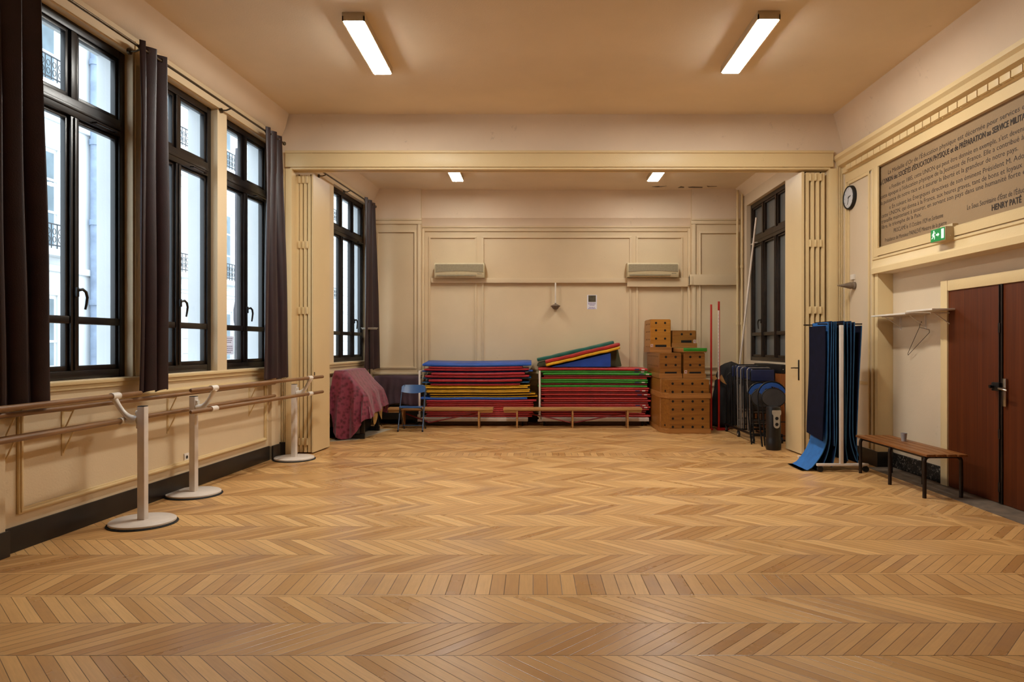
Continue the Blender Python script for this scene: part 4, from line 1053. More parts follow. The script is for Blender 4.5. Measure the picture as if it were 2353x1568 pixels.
# plywood vaulting boxes -------------------------------------------------------------------
def holes(mb, cols, rows, Y, r=.021):
    for x in cols:
        for z in rows: mb.cyl((x, Y - .0012, z), (x, Y + .01, z), r, seg=14)
def vault_box(x0, x1, y0, y1, z0, z1, rim, m, label, cols, rows, slot=None, sticker=None, chamfer=0, topcurve=.02, side_holes=None, rim_top=False):
    pl = [(x0, y1), (x0, y0 + chamfer), (x0 + chamfer * .55, y0), (x1, y0), (x1, y1)] if chamfer else [(x0, y1), (x0, y0), (x1, y0), (x1, y1)]
    b = MB(); b.prism(pl, 'z', z0 + .001, z1)
    bmesh.ops.bevel(b.bm, geom=[e for e in b.bm.edges if abs((e.verts[0].co - e.verts[1].co).z) > .05 or (e.verts[0].co.z > z1 - .01 and e.verts[1].co.z > z1 - .01)], offset=.012, segments=2, affect='EDGES')
    o = tag(b.build('vaulting_box', m, smooth=40), label, 'vaulting box', 'plywood vaulting box sections')
    e = .014; b = MB()
    pr = [(x0 - e, y1), (x0 - e, y0 - e + chamfer), (x0 + chamfer * .55 - e * .4, y0 - e), (x1 + e, y0 - e), (x1 + e, y1)] if chamfer else [(x0 - e, y1), (x0 - e, y0 - e), (x1 + e, y0 - e), (x1 + e, y1)]
    b.prism(pr, 'z', z0 + .0005, z0 + rim)
    bmesh.ops.bevel(b.bm, geom=list(b.bm.edges), offset=.004, segments=2, affect='EDGES'); b.build('base_rim', 'plywood_lite', o, smooth=40)
    if rim_top:
        b = MB(); b.prism(pr, 'z', z1 - rim_top, z1 + .001); bmesh.ops.bevel(b.bm, geom=list(b.bm.edges), offset=.004, segments=2, affect='EDGES'); b.build('top_rim', 'plywood_lite', o, smooth=40)
    b = MB(); holes(b, cols, rows, y0)
    if side_holes:
        for yy in side_holes[0]:
            for zz in side_holes[1]: b.cyl((x0 - .0012, yy, zz), (x0 + .01, yy, zz), .0145, seg=10)
    if chamfer:
        for zz in side_holes[2] if side_holes and len(side_holes) > 2 else ():
            cx, cy = x0 + chamfer * .27, y0 + chamfer * .5; nrm = Vector((-1, -.55, 0)).normalized()
            b.cyl(Vector((cx, cy, zz)) + nrm * .0015, Vector((cx, cy, zz)) - nrm * .01, .018, seg=12)
    b.build('peg_holes', 'hole', o, smooth=0)
    if chamfer:
        b = MB(); b.box(x0 - .008, x0 + .01, y0 + chamfer + .0, y0 + chamfer + .05, z0 + rim, z1 - rim_top - .002, bev=.003); b.build('corner_strip', 'plywood_lite', o, smooth=30)
    if slot:
        a, c, zz, h = slot; b = MB(); b.box(a, c, y0 - .0018, y0 + .012, zz, zz + h, bev=.0); b.build('hand_slot', 'hole', o, smooth=0)
    if sticker:
        a, zz = sticker; b = MB(); b.box(a, a + .045, y0 - .0016, y0 + .002, zz, zz + .062); s = b.build('sticker', 'tag_white', o, smooth=0)
        b = MB(); b.box(a + .010, a + .036, y0 - .0024, y0 - .001, zz + .034, zz + .050); b.box(a + .018, a + .036, y0 - .0024, y0 - .001, zz + .012, zz + .026); b.build('emblem', 'tag_red', s, smooth=0)
    return o
Y1 = 11.58; k1 = Y1 / F
def bx(x, Y): return wx(1460 + x / 5.409, Y)
def bz(y, Y): return wz(720 + y / 5.409, Y)
c4 = [bx(u, Y1) for u in (466, 590, 712, 836)]
vault_box(2.20, 3.0, Y1, 13.25, 0.0, .682, .085, 'plywood', 'largest plywood vaulting box section, standing on the floor at the bottom', c4, [bz(v, Y1) for v in (1097, 1198, 1312, 1415)], None, None, .20, .0, ([], [], (bz(1400, Y1),)), .085)
Y2 = 11.60
vault_box(2.21, 2.995, Y2, 13.24, .684, .92, .004, 'plywood', 'wide plywood vaulting box section, second from the floor', c4, [bz(v, Y2) for v in (877, 979)], None, None, .20, .0, ([], [], (bz(972, Y2),)))
Y3 = 11.95
vault_box(2.215, 2.595, Y3, 13.28, .921, 1.367, .085, 'plywood', 'plywood vaulting box section in the middle tier, left one, with hand slot', [bx(u, Y3) for u in (380, 500)], [bz(v, Y3) for v in (545, 645)], (bx(367, Y3), bx(514, Y3), bz(768, Y3) + .004, .052), None, 0, 0, ([12.15 + .16 * i for i in range(7)], [1.30, 1.13]))
vault_box(2.635, 3.01, Y3, 13.28, .921, 1.375, .085, 'plywood', 'plywood vaulting box section in the middle tier, right one, below the green lid', [bx(u, Y3) for u in (683, 802)], [bz(v, Y3) for v in (545, 645)], (bx(672, Y3), bx(816, Y3), bz(768, Y3) + .004, .052), (bx(610, Y3), bz(755, Y3)), 0, 0)
b = MB(); b.box(2.62, 3.03, Y3 - .02, 13.28, 1.376, 1.45, bev=.008)
o = tag(b.build('padded_lid', 'plywood_lite', smooth=40), 'green covered lid on the right middle vaulting box', 'box lid')
b = MB(); b.box(2.628, 3.038, Y3 - .028, 12.7, 1.395, 1.4525, bev=.006); b.build('green_cover', 'v_green', o, smooth=40)
Y4 = 12.75
vault_box(bx(187, Y4), bx(441, Y4), Y4, 13.42, 1.369, wz(734, Y4), .10, 'plywood_gold', 'tall honey-coloured vaulting box section, topmost on the left', [bx(u, Y4) for u in (257, 369)], [bz(v, Y4) for v in (122, 214, 317)], (bx(248, Y4), bx(386, Y4), bz(427, Y4) + .004, .048), (bx(190, Y4), bz(427, Y4)), 0, 0, ([12.84 + .1 * i for i in range(5)], [bz(v, Y4) for v in (135, 230, 328, 420)]))
vault_box(bx(462, Y4), bx(757, Y4), Y4, 13.28, 1.455, wz(759.7, Y4), .085, 'plywood', 'small vaulting box section, topmost on the right, standing on the green lid', [bx(u, Y4) for u in (577, 689)], [bz(262, Y4)], (bx(568, Y4), bx(700, Y4), bz(370, Y4) + .004, .045), (bx(722, Y4), bz(372, Y4)), 0, 0)

# high jump posts ---------------------------------------------------------------------------
for (u, vt, mm, lab) in ((1634, 700, 'pole_red', 'plain red high jump post, the left one beside the vaulting boxes'), (1651.5, 693, 'pole_white', 'red and white graduated high jump post, the right one')):
    Y = 12.1; x = wx(u, Y); z = wz(vt, Y); t = thing('high_jump_post', (x, Y, 0), lab, 'post', 'high jump posts')
    if mm == 'pole_red':
        b = MB(); b.box(x - .014, x + .016, Y - .014, Y + .014, .02, z, bev=.003); b.build('mast', 'pole_red', t, smooth=30)
    else:
        b = MB(); b.box(x - .015, x + .018, Y - .014, Y + .014, .02, .90, bev=.003); b.build('lower_mast', 'pole_red', t, smooth=30)
        b = MB(); b.box(x - .015, x + .008, Y - .014, Y + .014, .90, z - .16, bev=.002); g = b.build('scale', 'pole_white', t, smooth=30)
        b = MB(); b.box(x + .008, x + .018, Y - .012, Y + .016, .90, z - .16); b.build('edge_strip', 'pole_red', t, smooth=0)
        b = MB(); b.box(x - .015, x + .018, Y - .014, Y + .014, z - .16, z, bev=.003); b.build('tip', 'pole_red', t, smooth=30)
        b = MB(); zz = .95
        while zz < z - .2: b.box(x - .013, x - .002, Y - .0152, Y - .013, zz, zz + .006); zz += .06
        b.build('tick_marks', 'ink', g, smooth=0)
    b = MB(); dx = .12 if mm != 'pole_red' else .04
    b.prism([(x - (.05 if mm != 'pole_red' else .13), Y - .10), (x + dx + (.06 if mm != 'pole_red' else -.01), Y - .05), (x + dx + (.06 if mm != 'pole_red' else -.01), Y + .14), (x - (.03 if mm != 'pole_red' else .10), Y + .12)], 'z', 0, .03)
    bmesh.ops.bevel(b.bm, geom=list(b.bm.edges), offset=.008, segments=2, affect='EDGES'); b.build('foot', 'pole_red', t, smooth=40)
    if mm != 'pole_red':
        b = MB(); b.prism([(x + .02, .93), (x + .06, .98), (x + .13, .83), (x + .165, .80), (x + .11, .82), (x + .05, .86)], 'y', Y + .02, Y + .05)
        b.prism([(x - .02, .91), (x - .06, .97), (x - .09, .95), (x - .12, .93), (x - .1, .89), (x - .05, .885)], 'y', Y + .02, Y + .05); b.build('bar_holder', 'bench_wood', t, smooth=30)
for k, (p, q, lab) in enumerate((((3.19, 12.30, .0), (3.235, 12.55, .78), 'thin pale stick leaning behind the red posts, the upright one'), ((3.12, 12.42, .0), (3.33, 12.7, .86), 'thin brown stick leaning behind the red posts, the more tilted one'))):
    b = MB(); b.tube([p, ((p[0] + q[0]) / 2 + .01, (p[1] + q[1]) / 2, (p[2] + q[2]) / 2), q], .014, 8); tag(b.build('wooden_stick', 'slat_wood' if k else 'bench_wood', smooth=40), lab, 'stick')
b = MB(); b.cyl((3.70, 12.65, .0), (wx(1738, 12.2), 12.2, wz(500, 12.2)), .018, seg=10)
o = tag(b.build('leaning_pole', 'pole_white', smooth=40), 'long white pole leaning against the dark right window', 'pole')

# blue folding chair ------------------------------------------------------------------------
X0, Y0 = (wx(914, 11.83) + wx(971, 11.83)) / 2, 11.83
t = thing('folding_chair', (X0, Y0, 0), 'blue metal folding chair standing open in front of the left bench', 'chair')
Mx = T3(X0, Y0, 0); hw = .213
for s in (-1, 1):
    b = MB(Mx); b.tube([(s * hw, .0, .0), (s * (hw - .002), .18, .41), (s * (hw - .006), .33, .70), (s * (hw - .02), .355, .76), (s * (hw - .06), .36, .782)], .0115, 8); b.build('front_leg', 'chair_tube', t, smooth=40)
    b = MB(Mx); b.tube([(s * (hw - .022), .46, .0), (s * (hw - .022), .07, .405)], .0105, 8); b.build('rear_leg', 'chair_tube', t, smooth=40)
    for (yy, xx) in ((.0, hw), (.46, hw - .022)):
        b = MB(Mx); b.cyl((s * xx, yy, 0), (s * xx, yy, .03), .015, seg=10); b.build('foot_cap', 'rubber', t, smooth=40)
b = MB(Mx)
def seatf(u, v): 
    x = (u - .5) * 2 * (hw - .016); return (x, .015 + .38 * v, .428 - .02 * v - .006 * math.sin(PI * u) + (-.012 * (1 - v) ** 8))
b.slab(seatf, (0, 0, .012), 10, 10); b.build('seat', 'chair_blue', t, smooth=50)
b = MB(Mx)
def backf(u, v):
    x = (u - .5) * 2 * (hw - .002); r = abs(u - .5) * 2; top = .795 - .03 * max(0, (r - .78) / .22) ** 2; bot = .655 + .028 * (1 - r * r) * -1 + .02
    z = bot + (top - bot) * v
    return (x, .298 + .06 * (z - .65) / .14 + .028 * (1 - r * r) - .004, z)
b.slab(backf, (0, -.010, .0), 16, 8); b.build('backrest', 'chair_blue', t, smooth=50)
b = MB(Mx)
b.tube([(-hw + .02, .10, .37)] + [(-hw + .02 + .07 * (1 - math.cos(a * PI / 8)), .09, .37 + .035 * math.sin(a * PI / 8)) for a in range(1, 5)] + [(hw - .02 - .07 * (1 - math.cos(a * PI / 8)), .09, .37 + .035 * math.sin(a * PI / 8)) for a in range(4, 0, -1)] + [(hw - .02, .10, .37)], .007, 6)
b.tube([(-hw + .022, .40, .07), (hw - .022, .40, .07)], .008, 6); b.tube([(-hw + .004, .06, .10), (hw - .004, .06, .10)], .006, 6)
b.build('stretcher', 'chair_tube', t, smooth=40)

# cloth-covered piano in the left corner -----------------------------------------------------
t = thing('upright_piano', (-2.98, 11.5, 0), 'black upright piano hidden under the maroon patterned cloth', 'piano')
b = MB(); b.prism([(-3.17, .03), (-2.86, .03), (-2.86, .62), (-2.70, .62), (-2.70, .70), (-2.985, 1.07), (-3.17, 1.07)], 'y', 10.92, 12.05); b.build('case', 'black_case', t, smooth=20)
for yy in (10.95, 11.97):
    b = MB(); b.box(-2.78, -2.71, yy, yy + .06, 0, .62, bev=.006); b.build('leg', 'black_case', t, smooth=30)
b = MB(); b.box(-3.17, -2.70, 10.93, 10.99, 0, .08, bev=.006); b.box(-3.17, -2.70, 11.98, 12.04, 0, .08, bev=.006); b.build('toe_block', 'black_case', t, smooth=30)
def drape(name, prof_top, y0, y1, hemf, hemb, m, label, cat, off, seed, left=True, fold=.03):
    """cloth laid over the profile (x,z) from the wall side to the room side, hanging at the front, the room side and the back"""
    rng = random.Random(seed); p1, p2, p3 = rng.uniform(0, 6), rng.uniform(0, 6), rng.uniform(0, 6)
    P = [Vector((x, z)) for x, z in prof_top]
    # sample the profile by arc length
    S = []; 
    for a, c in zip(P, P[1:]):
        n = max(2, int((c - a).length / .04))
        for i in range(n): S.append(a + (c - a) * i / n)
    S.append(P[-1]); ns = len(S) - 1
    b = MB()
    def hang(q, j):                                   # front skirt: q in 0..1 down from the edge point j
        e = S[j]; u = j / ns
        zb = hemf(u); z = e.y + (zb - e.y) * q
        k = q ** .7
        y = y0 - .012 - k * (.05 + fold * (1 + math.sin(34 * u + p1)) + .5 * fold * math.sin(71 * u + p2))
        x = e.x + k * (.03 * math.sin(20 * u + p3)) + k * .10 * (u - .55) 
        return Vector((x, y, max(z, .004)))
    nq = 22; ny = 20
    V = [[b.vert(hang(1 - q / nq, j)) for q in range(nq)] for j in range(ns + 1)]
    for j in range(ns + 1):
        e = S[j]; u = j / ns
        for i in range(ny + 1):
            v = i / ny; x, z = e.x, e.y
            if u > .6:                                 # room-side skirt ripples
                k = (u - .6) / .4
                x += k * (.028 * math.sin(13 * v + p1) + .012 * math.sin(31 * v + p2)); z += k * hemb(v)
            x += .004 * math.sin(40 * v + 20 * u)
            V[j].append(b.vert((x, y0 + (y1 - y0) * v, z)))
        for q in range(1, nq): V[j].append(b.vert((e.x - .0, y1 + .02 + .02 * (q / nq), e.y + (max(.3, .12) - e.y) * q / nq) if e.y > .35 else (e.x, y1 + .02 + .02 * q / nq, e.y - .0005 * q)))
    for j in range(ns):
        for i in range(len(V[j]) - 1): b.face([V[j][i], V[j][i + 1], V[j + 1][i + 1], V[j + 1][i]])
    o = b.build(name, m, smooth=60)
    sm = o.modifiers.new('thickness', 'SOLIDIFY'); sm.thickness = .006; sm.offset = 1
    return tag(o, label, cat)
def hem_m(u):   # the maroon cloth: short at the wall side, touching the floor in the middle, rising to the room side
    pts = [(0, .30), (.10, .22), (.17, .46), (.26, .40), (.31, .10), (.42, .01), (.52, .03), (.60, .17), (.68, .26), (.78, .33), (1, .36)]
    for (a, z), (c, w) in zip(pts, pts[1:]):
        if u <= c: return z + (w - z) * (u - a) / (c - a)
    return .36
drape('draped_cloth', [(-3.20, .62), (-3.19, 1.0), (-3.16, 1.092), (-2.975, 1.094), (-2.685, .735), (-2.655, .68), (-2.62, .52), (-2.585, .36)], 10.88, 12.08, hem_m, lambda v: .10 * v, 'damask', 'maroon patterned cloth draped over the piano in the left corner', 'cloth', 0, 4, fold=.05)
b = MB()
def under(u, v):
    y = 10.95 + 1.10 * u; zb = .27 + .10 * u + (.10 * math.sin(15 * u + 1.0)); zb = max(.14, zb)
    z = .60 + (zb - .60) * v; return (-2.675 + .075 * v + .012 * math.sin(22 * u) * v, y, z)
b.slab(under, (.004, 0, 0), 30, 10); tag(b.build('under_cloth', 'gold_cloth', smooth=60), 'ochre cloth hem showing below the maroon cloth', 'cloth')
b = MB(); b.prism([(-3.2, 10.62), (-2.80, 10.80), (-2.52, 12.20), (-3.1, 12.25)], 'z', .0005, .0035)
tag(b.build('floor_sheet', 'pale_board', smooth=0), 'thin pale sheet on the parquet under the covered piano', 'floor sheet')

# plum cloth over a low table between piano and mats
t = thing('low_table', (-2.55, 13.05, 0), 'dark low table under the brown-plum cloth beside the left mat stack', 'table')
b = MB(); b.box(-2.95, -2.16, 12.86, 13.24, .86, .90, bev=.004); b.build('tabletop', 'black_case', t, smooth=30)
for x in (-2.92, -2.20):
    for yy in (12.89, 13.20):
        b = MB(); b.box(x - .02, x + .02, yy - .02, yy + .02, 0, .86); b.build('leg', 'black_case', t, smooth=30)
b = MB(); b.box(-2.93, -2.18, 12.9, 13.22, .10, .34, bev=.01); b.build('lower_shelf', 'black_case', t, smooth=30)
b = MB()
def pc(u, v):
    x = -2.99 + .86 * u
    if v < .3: q = v / .3; return (x, 13.22 - .38 * q, .915 + .012 * math.sin(6 * u) * q + .012 * math.sin(2.6 * u) )
    q = (v - .3) / .7
    return (x + .01 * math.sin(7 * q), 12.835 - .05 * q ** .7 - .028 * q * math.sin(17 * u + 1) - .014 * q * math.sin(41 * u), .915 + .012 * math.sin(2.6 * u) + .012 * math.sin(6 * u) * (1 - q) - q * (.535 + .02 * math.sin(9 * u)))
b.slab(pc, (0, -.003, .004), 50, 24); tag(b.build('draped_cloth', 'plum_cloth', smooth=60), 'brown-plum cloth draped over the low table behind the blue chair', 'cloth')

# music stand
xm, ym = wx(849.5, 12.55), 12.55; zm = wz(755, ym)
t = thing('music_stand', (xm, ym, 0), 'thin black stand with a small pale tray in front of the rear curtain', 'stand')
b = MB(); b.cyl((xm, ym, .30), (xm, ym, zm - .01), .010, seg=8); b.cyl((xm, ym, .12), (xm, ym, .9), .014, seg=8); b.build('pole', 'black_metal', t, smooth=40)
for k in range(3):
    an = k * 2 * PI / 3 + .4; b = MB(); b.tube([(xm, ym, .36), (xm + .09 * math.cos(an), ym + .09 * math.sin(an), .22), (xm + .22 * math.cos(an), ym + .22 * math.sin(an), .01)], .008, 6); b.build('leg', 'black_metal', t, smooth=40)
b = MB(); b.box(xm - .135, xm + .135, ym - .11, ym + .09, zm, zm + .014, bev=.005); b.box(xm - .12, xm + .12, ym - .10, ym + .08, zm - .02, zm, bev=.006); b.build('tray', 'silver', t, smooth=30)
# ================================================================== RIGHT REAR CORNER
t = thing('chair_trolley', (3.6, 11.2, 0), 'black wheeled trolley carrying the row of folded navy chairs', 'trolley')
b = MB()
for x in (3.37, 3.80): b.box(x - .015, x + .015, 10.42, 11.95, .11, .14, bev=.004)
for yy in (10.44, 11.2, 11.93): b.box(3.37, 3.80, yy - .015, yy + .015, .11, .14, bev=.004)
b.build('chassis', 'black_metal', t, smooth=30)
for x in (3.37, 3.80):
    for yy in (10.46, 11.2, 11.9):
        b = MB(); b.cyl((x - .014, yy, .05), (x + .014, yy, .05), .05, seg=18); b.box(x - .02, x + .02, yy - .012, yy + .012, .05, .112); w = b.build('castor', 'rubber', t, smooth=40)
        b = MB(); b.cyl((x - .017, yy, .05), (x - .0145, yy, .05), .026, seg=14); b.build('hub', 'silver', w, smooth=40)
for yy in (11.94,):
    b = MB(); b.tube([(3.40, yy, .14), (3.40, yy, .98), (3.44, yy, 1.02), (3.74, yy, 1.02), (3.78, yy, .98), (3.78, yy, .14)], .012, 8); b.build('push_handle', 'black_metal', t, smooth=40)
def folded_chair(x0, x1, y, zb, zt, label, tube='black_metal'):
    t = thing('folded_chair', ((x0 + x1) / 2, y, zb), label, 'chair', 'folded navy chairs on the trolley')
    r = .055; lean = .05
    def yy(z): return y + lean * (z - zb)
    b = MB(); pth = [(x0, yy(zb), zb), (x0, yy(zt - r), zt - r)] + [(x0 + r - r * math.cos(a * PI / 10), yy(zt), zt - r + r * math.sin(a * PI / 10)) for a in range(1, 6)] + [(x1 - r + r * math.sin(a * PI / 10), yy(zt), zt - r + r * math.cos(a * PI / 10)) for a in range(0, 6)] + [(x1, yy(zb), zb)]
    b.tube(pth, .012, 8); b.build('frame', tube, t, smooth=50)
    b = MB(); b.box(x0 + .008, x1 - .008, yy(zt - .1) - .022, yy(zt - .1) + .004, zt - .19, zt - .006, bev=.016, seg=3); b.build('backrest', 'chair_navy', t, smooth=50)
    b = MB(); b.box(x0 + .03, x1 - .03, yy(.6) - .03, yy(.6) - .005, zb + .34, zt - .24, bev=.014, seg=3); b.build('seat', 'chair_grey', t, smooth=50)
    for x in (x0 + .022, x1 - .022):
        b = MB(); b.tube([(x, y - .028, zb + .0), (x, y - .022, zt - .30)], .010, 8); b.build('rear_leg', tube, t, smooth=40)
    b = MB(); b.tube([(x0, yy(zb + .12), zb + .12), (x1, yy(zb + .12), zb + .12)], .008, 6); b.tube([(x0, yy(zb + .3), zb + .3), (x1, yy(zb + .3), zb + .3)], .008, 6); b.build('stretcher', tube, t, smooth=40)
    return t
W9 = ['nearest of the row', 'second of the row', 'third of the row', 'fourth of the row', 'fifth of the row', 'sixth of the row', 'farthest of the row']
for i in range(7):
    y = 10.66 + .17 * i
    folded_chair(3.405 + .006 * (i % 2), 3.785 + .006 * (i % 3), y, .141, 1.125 + .012 * (i % 3) + .004 * i, 'folded navy chair on the trolley by the right wall, ' + W9[i], 'tube_grey' if i in (1, 3, 4) else 'black_metal')

def round_chair(y, zt, x0, x1, label, seatm):
    cx = (x0 + x1) / 2; R = (x1 - x0) / 2
    t = thing('folded_round_chair', (cx, y, 0), label, 'chair', 'folded round-backed chairs')
    def yy(z): return y + .16 * z
    zc = zt - R * .95
    hoop = [(x0 + .03, yy(.0), .0), (x0, yy(zc * .6), zc * .6)] + [(cx - R * math.cos(a * PI / 12), yy(zc + R * .95 * math.sin(a * PI / 12)), zc + R * .95 * math.sin(a * PI / 12)) for a in range(13)] + [(x1, yy(zc * .6), zc * .6), (x1 - .03, yy(0), 0)]
    b = MB(); b.tube(hoop, .0125, 8); b.build('frame', 'black_metal', t, smooth=50)
    b = MB(); pts = []
    for a in range(1, 12): an = a * PI / 12; pts.append((cx - (R - .012) * math.cos(an), zc + (R * .95 - .012) * math.sin(an)))
    lower = [(cx + (R - .03) * math.cos(math.radians(20)) * .9, zc + .02), (cx + R * .45, zc + R * .50), (cx, zc + R * .62), (cx - R * .45, zc + R * .50), (cx - (R - .03) * math.cos(math.radians(20)) * .9, zc + .02)]
    sh = Matrix(((1, 0, 0, 0), (0, 1, .16, y), (0, 0, 1, 0), (0, 0, 0, 1)))
    b = MB(sh); b.prism(pts + lower, 'y', -.018, .014); b.build('backrest', 'chair_round_blue', t, smooth=30)
    b = MB(sh); b.tube([(cx + (R * .80) * math.cos(a * PI / 12), -.045, zc - R * .12 + R * .62 * math.sin(a * PI / 12)) for a in range(24)], .010, 8, closed=True); b.build('seat_ring', 'black_metal', t, smooth=50)
    b = MB(sh); b.prism([(cx + R * .78 * math.cos(a * PI / 12), zc - R * .12 + R * .60 * math.sin(a * PI / 12)) for a in range(24)], 'y', -.055, -.028); b.build('seat', seatm, t, smooth=30)
    for x in (x0 + .05, x1 - .05):
        b = MB(sh); b.tube([(x, -.05, .02), (x, -.045, zc - .1)], .010, 8); b.build('rear_leg', 'black_metal', t, smooth=40)
    b = MB(sh)
    for z in (.16, .36): b.tube([(x0 + .02, -.02, z), (x1 - .02, -.02, z)], .008, 6)
    b.build('stretcher', 'black_metal', t, smooth=40)
round_chair(10.10, .955, 3.36, 3.80, 'folded chair with a blue crescent back, nearest in front of the trolley', 'chair_grey')
round_chair(10.34, .93, 3.28, 3.72, 'folded round-backed chair standing just behind the blue crescent one', 'chair_grey')

x0, x1, yc = wx(1766, 9.72), wx(1799, 9.72), 9.82
b = MB(); cx = (x0 + x1) / 2; rr = (x1 - x0) / 2
b.lathe([(rr * .96, .0), (rr * 1.06, .03), (rr * 1.06, .14), (rr * .98, .16), (rr, .20), (rr, .58), (rr * .92, .615), (rr * .6, .625)], (cx, yc, 0), 36)
o = tag(b.build('equipment_case', 'black_case', smooth=40), 'black upright cylinder case with a silver panel and two round black holes', 'case')
b = MB(T3(cx + .012, yc - rr - .006, 0) @ Rz(.0))
pts = [(-.042, .36)] + [(-.042 + .042 - .042 * math.cos(a * PI / 8), .36 - .042 * math.sin(a * PI / 8)) for a in range(1, 8)] + [(.042, .36), (.046, .50), (.062, .52), (.062, .565), (.054, .575), (-.054, .575), (-.062, .565), (-.062, .52), (-.046, .50)]
b.prism(pts, 'y', -.004, .05); b.build('silver_panel', 'silver', o, smooth=30)
for z in (.46, .375):
    b = MB(); b.cyl((cx + .012, yc - rr - .0125, z), (cx + .012, yc - rr + .0, z), .024, seg=18); b.build('round_hole', 'hole', o, smooth=30)

t = thing('wooden_cabinet', (3.96, 11.25, 0), 'orange-brown cabinet with a black top panel between the chairs and the partition', 'cabinet')
b = MB(); b.box(3.86, 4.06, 10.62, 11.9, .03, 1.06, bev=.006); b.build('body', 'cabinet', t, smooth=30)
b = MB(); b.box(3.855, 4.065, 10.61, 11.91, 1.06, 1.19, bev=.006); p = b.build('top_panel', 'black_case', t, smooth=30)
b = MB()
for k in range(4): b.cyl((3.885 + .045 * k, 10.604, 1.125), (3.885 + .045 * k, 10.612, 1.125), .008, seg=10)
b.build('knob', 'silver', p, smooth=40)
b = MB(); b.box(3.87, 4.05, 10.64, 11.88, 0, .03); b.build('plinth', 'black_case', t, smooth=0)

b = MB()                                        # soft heap of black fabric behind the chairs
def blob(u, v):
    a = 2 * PI * u; rng = 1 + .10 * math.sin(3 * a + 5 * v) + .07 * math.sin(7 * a + 9 * v) + .04 * math.sin(13 * a - 7 * v)
    prof = [(0, .0), (.05, 1.05), (.3, 1.0), (.6, .92), (.85, .80), (.95, .62), (1, .0)]
    for (p, q), (r, s) in zip(prof, prof[1:]):
        if v <= r: k = q + (s - q) * (v - p) / (r - p); break
    return (3.55 + .27 * k * rng * math.cos(a) - .10 * (1 - v) + .05 * v, 12.40 + .20 * k * rng * math.sin(a), 1.21 * v)
b.grid(blob, 48, 30); bmesh.ops.remove_doubles(b.bm, verts=b.bm.verts, dist=.0005)
tag(b.build('fabric_heap', 'black_cloth', smooth=70), 'dark heap of black fabric behind the folded chairs in the corner', 'fabric')

for k, (pts, z) in enumerate((([(2.28, 13.10), (2.40, 13.06), (2.46, 13.12), (2.55, 13.05), (2.40, 13.15)], 0), ([(2.80, 13.2), (2.83, 13.08), (2.90, 13.12), (2.92, 13.2)], 0), ([(2.98, 13.14), (3.06, 13.10), (3.26, 13.13), (3.27, 13.20), (3.02, 13.20)], 0), ([(3.32, 13.05), (3.40, 13.08), (3.52, 13.07), (3.36, 13.12)], 0))):
    b = MB(); b.prism(pts, 'z', ZR - .004 - .001 * k, ZR + .001); struct(b.build('trim_%d' % (11 + k), 'grey_plaster', smooth=0))   # flaking plaster edge

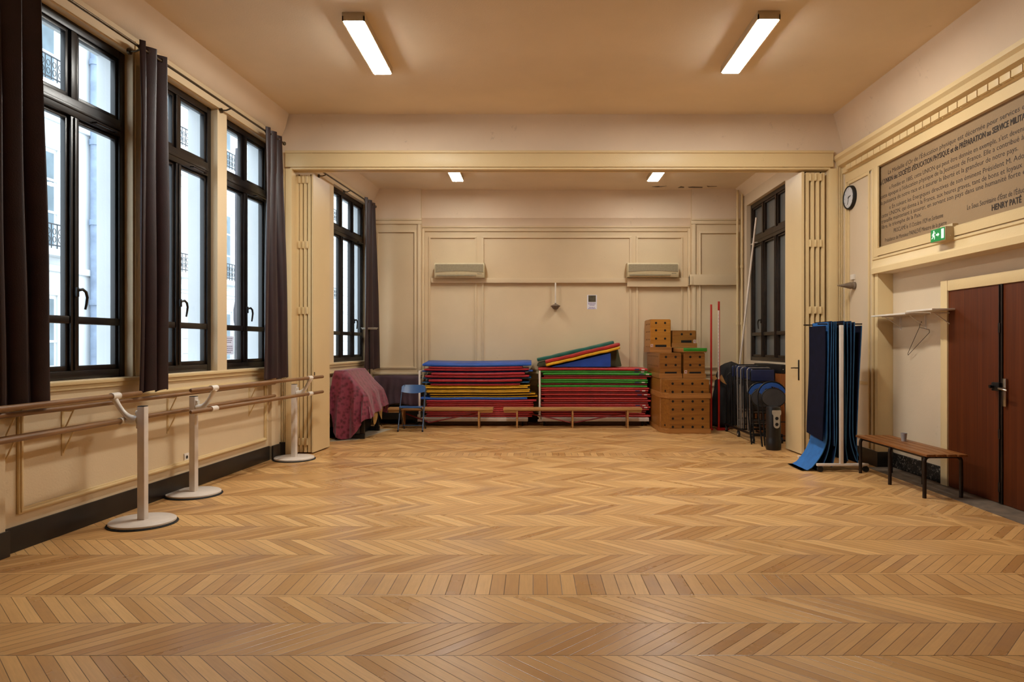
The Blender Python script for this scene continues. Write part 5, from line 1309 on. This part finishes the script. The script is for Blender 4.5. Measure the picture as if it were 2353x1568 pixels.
# ================================================================== OUTSIDE THE WINDOWS
OFF = -7.0
ob = thing('apartment_building', lp(OFF, 18, 0), 'pale apartment building across the courtyard, seen through the left windows', 'building')
FM = LM @ T3(OFF, 0, 0)
b = MB(FM); b.box(-.5, 0, 6, 15.15, -.5, 16); b.build('wall', 'facade', ob, smooth=0)
b = MB(FM); b.box(-.5, 0, 15.15, 40, -.5, 16); b.build('ashlar_wall', 'ashlar', ob, smooth=0)
b = MB(FM)
for z in (3.05, 6.2, 9.4): b.box(0, .07, 6, 40, z, z + .14, bev=.02)
b.build('string_course', 'facade', ob, smooth=30)
def facade_window(s, z0, z1, rail, shut):
    b = MB(FM); w = .55
    b.box(-.02, .012, s - w, s + w, z0, z1); f = b.build('window', 'facade_frame', ob, smooth=0)
    b = MB(FM); b.box(.002, .02, s - w + .07, s - .03, z0 + .08, z1 - .08); b.box(.002, .02, s + .03, s + w - .07, z0 + .08, z1 - .08); b.build('pane', 'facade_pane', f, smooth=0)
    b = MB(FM)
    zz = z0 + (z1 - z0) * .36
    for q in (zz, z0 + (z1 - z0) * .68): b.box(.01, .03, s - w, s + w, q, q + .05)
    b.box(0, .05, s - w - .12, s - w, z0, z1 + .12, bev=.01); b.box(0, .05, s + w, s + w + .12, z0, z1 + .12, bev=.01); b.box(0, .06, s - w - .16, s + w + .16, z1, z1 + .14, bev=.01)
    b.build('surround', 'facade', f, smooth=30)
    if rail:
        b = MB(FM); b.box(0, .34, s - w - .2, s + w + .2, z0 - .16, z0 - .02, bev=.02); sl = b.build('balcony_slab', 'facade', f, smooth=30)
        b = MB(FM); r = .009
        for q in (z0 + .05, z0 + .48): b.box(.29, .305, s - w - .15, s + w + .15, q - .012, q + .012)
        n = 9
        for i in range(n + 1):
            ss = s - w - .15 + (2 * w + .3) * i / n; b.cyl((.297, ss, z0 - .02), (.297, ss, z0 + .48), r, seg=6)
            if i < n:
                cc = ss + (2 * w + .3) / n / 2
                for zc_ in (z0 + .17, z0 + .33): b.tube([(.297, cc + .045 * math.cos(a * PI / 5), zc_ + .06 * math.sin(a * PI / 5)) for a in range(10)], .007, 5, closed=True)
        b.build('railing', 'iron', sl, smooth=40)
    if shut:
        for sd in (-1, 1):
            b = MB(FM); a = s + sd * (w + .38); b.box(.05, .08, a - .25, a + .25, z0, z1)
            zz = z0 + .06
            while zz < z1 - .08: b.box(.078, .092, a - .21, a + .21, zz, zz + .035); zz += .07
            b.build('shutter', 'shutter', f, smooth=0)
for s, sh in ((13.3, 0), (17.65, 0), (20.4, 1), (25.5, 0), (28.5, 0)):
    facade_window(s, 1.0, 2.55, 0, sh); facade_window(s, 3.5, 5.6, 1, 0); facade_window(s, 6.9, 8.7, 1, 0)
for s, r, m in ((14.85, .10, 'zinc'), (15.06, .04, 'facade_frame')):
    b = MB(FM); b.cyl((.13, s, -.4), (.13, s, 12), r, seg=14)
    for z in (.6, 2.4, 4.2, 6.0, 7.8): b.cyl((.13, s, z), (.13, s, z + .12), r * 1.25, seg=14)
    b.build('drainpipe', m, ob, smooth=40)
PM = LM @ T3(-2.2, 12.33, 0)
b = MB(PM); b.lathe([(.10, 0), (.10, .1), (.062, .16), (.058, 2.05), (.075, 2.10), (.085, 2.16), (.085, 2.36), (.075, 2.42), (.062, 2.5), (.056, 5.2), (.05, 5.3)], (0, 0, -.2), 16)
tag(b.build('cast_post', 'post_grey', smooth=40), 'grey cast post with a thick collar outside the third window', 'post')
b = MB(); b.box(-16, LA - .2, -6, 45, -.35, -.2); struct(b.build('courtyard_floor', 'court', smooth=0))

# ================================================================== LIGHT
w = bpy.data.worlds.new('overcast_daylight'); SC.world = w; w.use_nodes = True
nt = w.node_tree; bg = nt.nodes['Background']
bg.inputs[0].default_value = (0.80, 0.91, 1.0, 1); bg.inputs[1].default_value = 4.6
SC.view_settings.exposure = -0.2
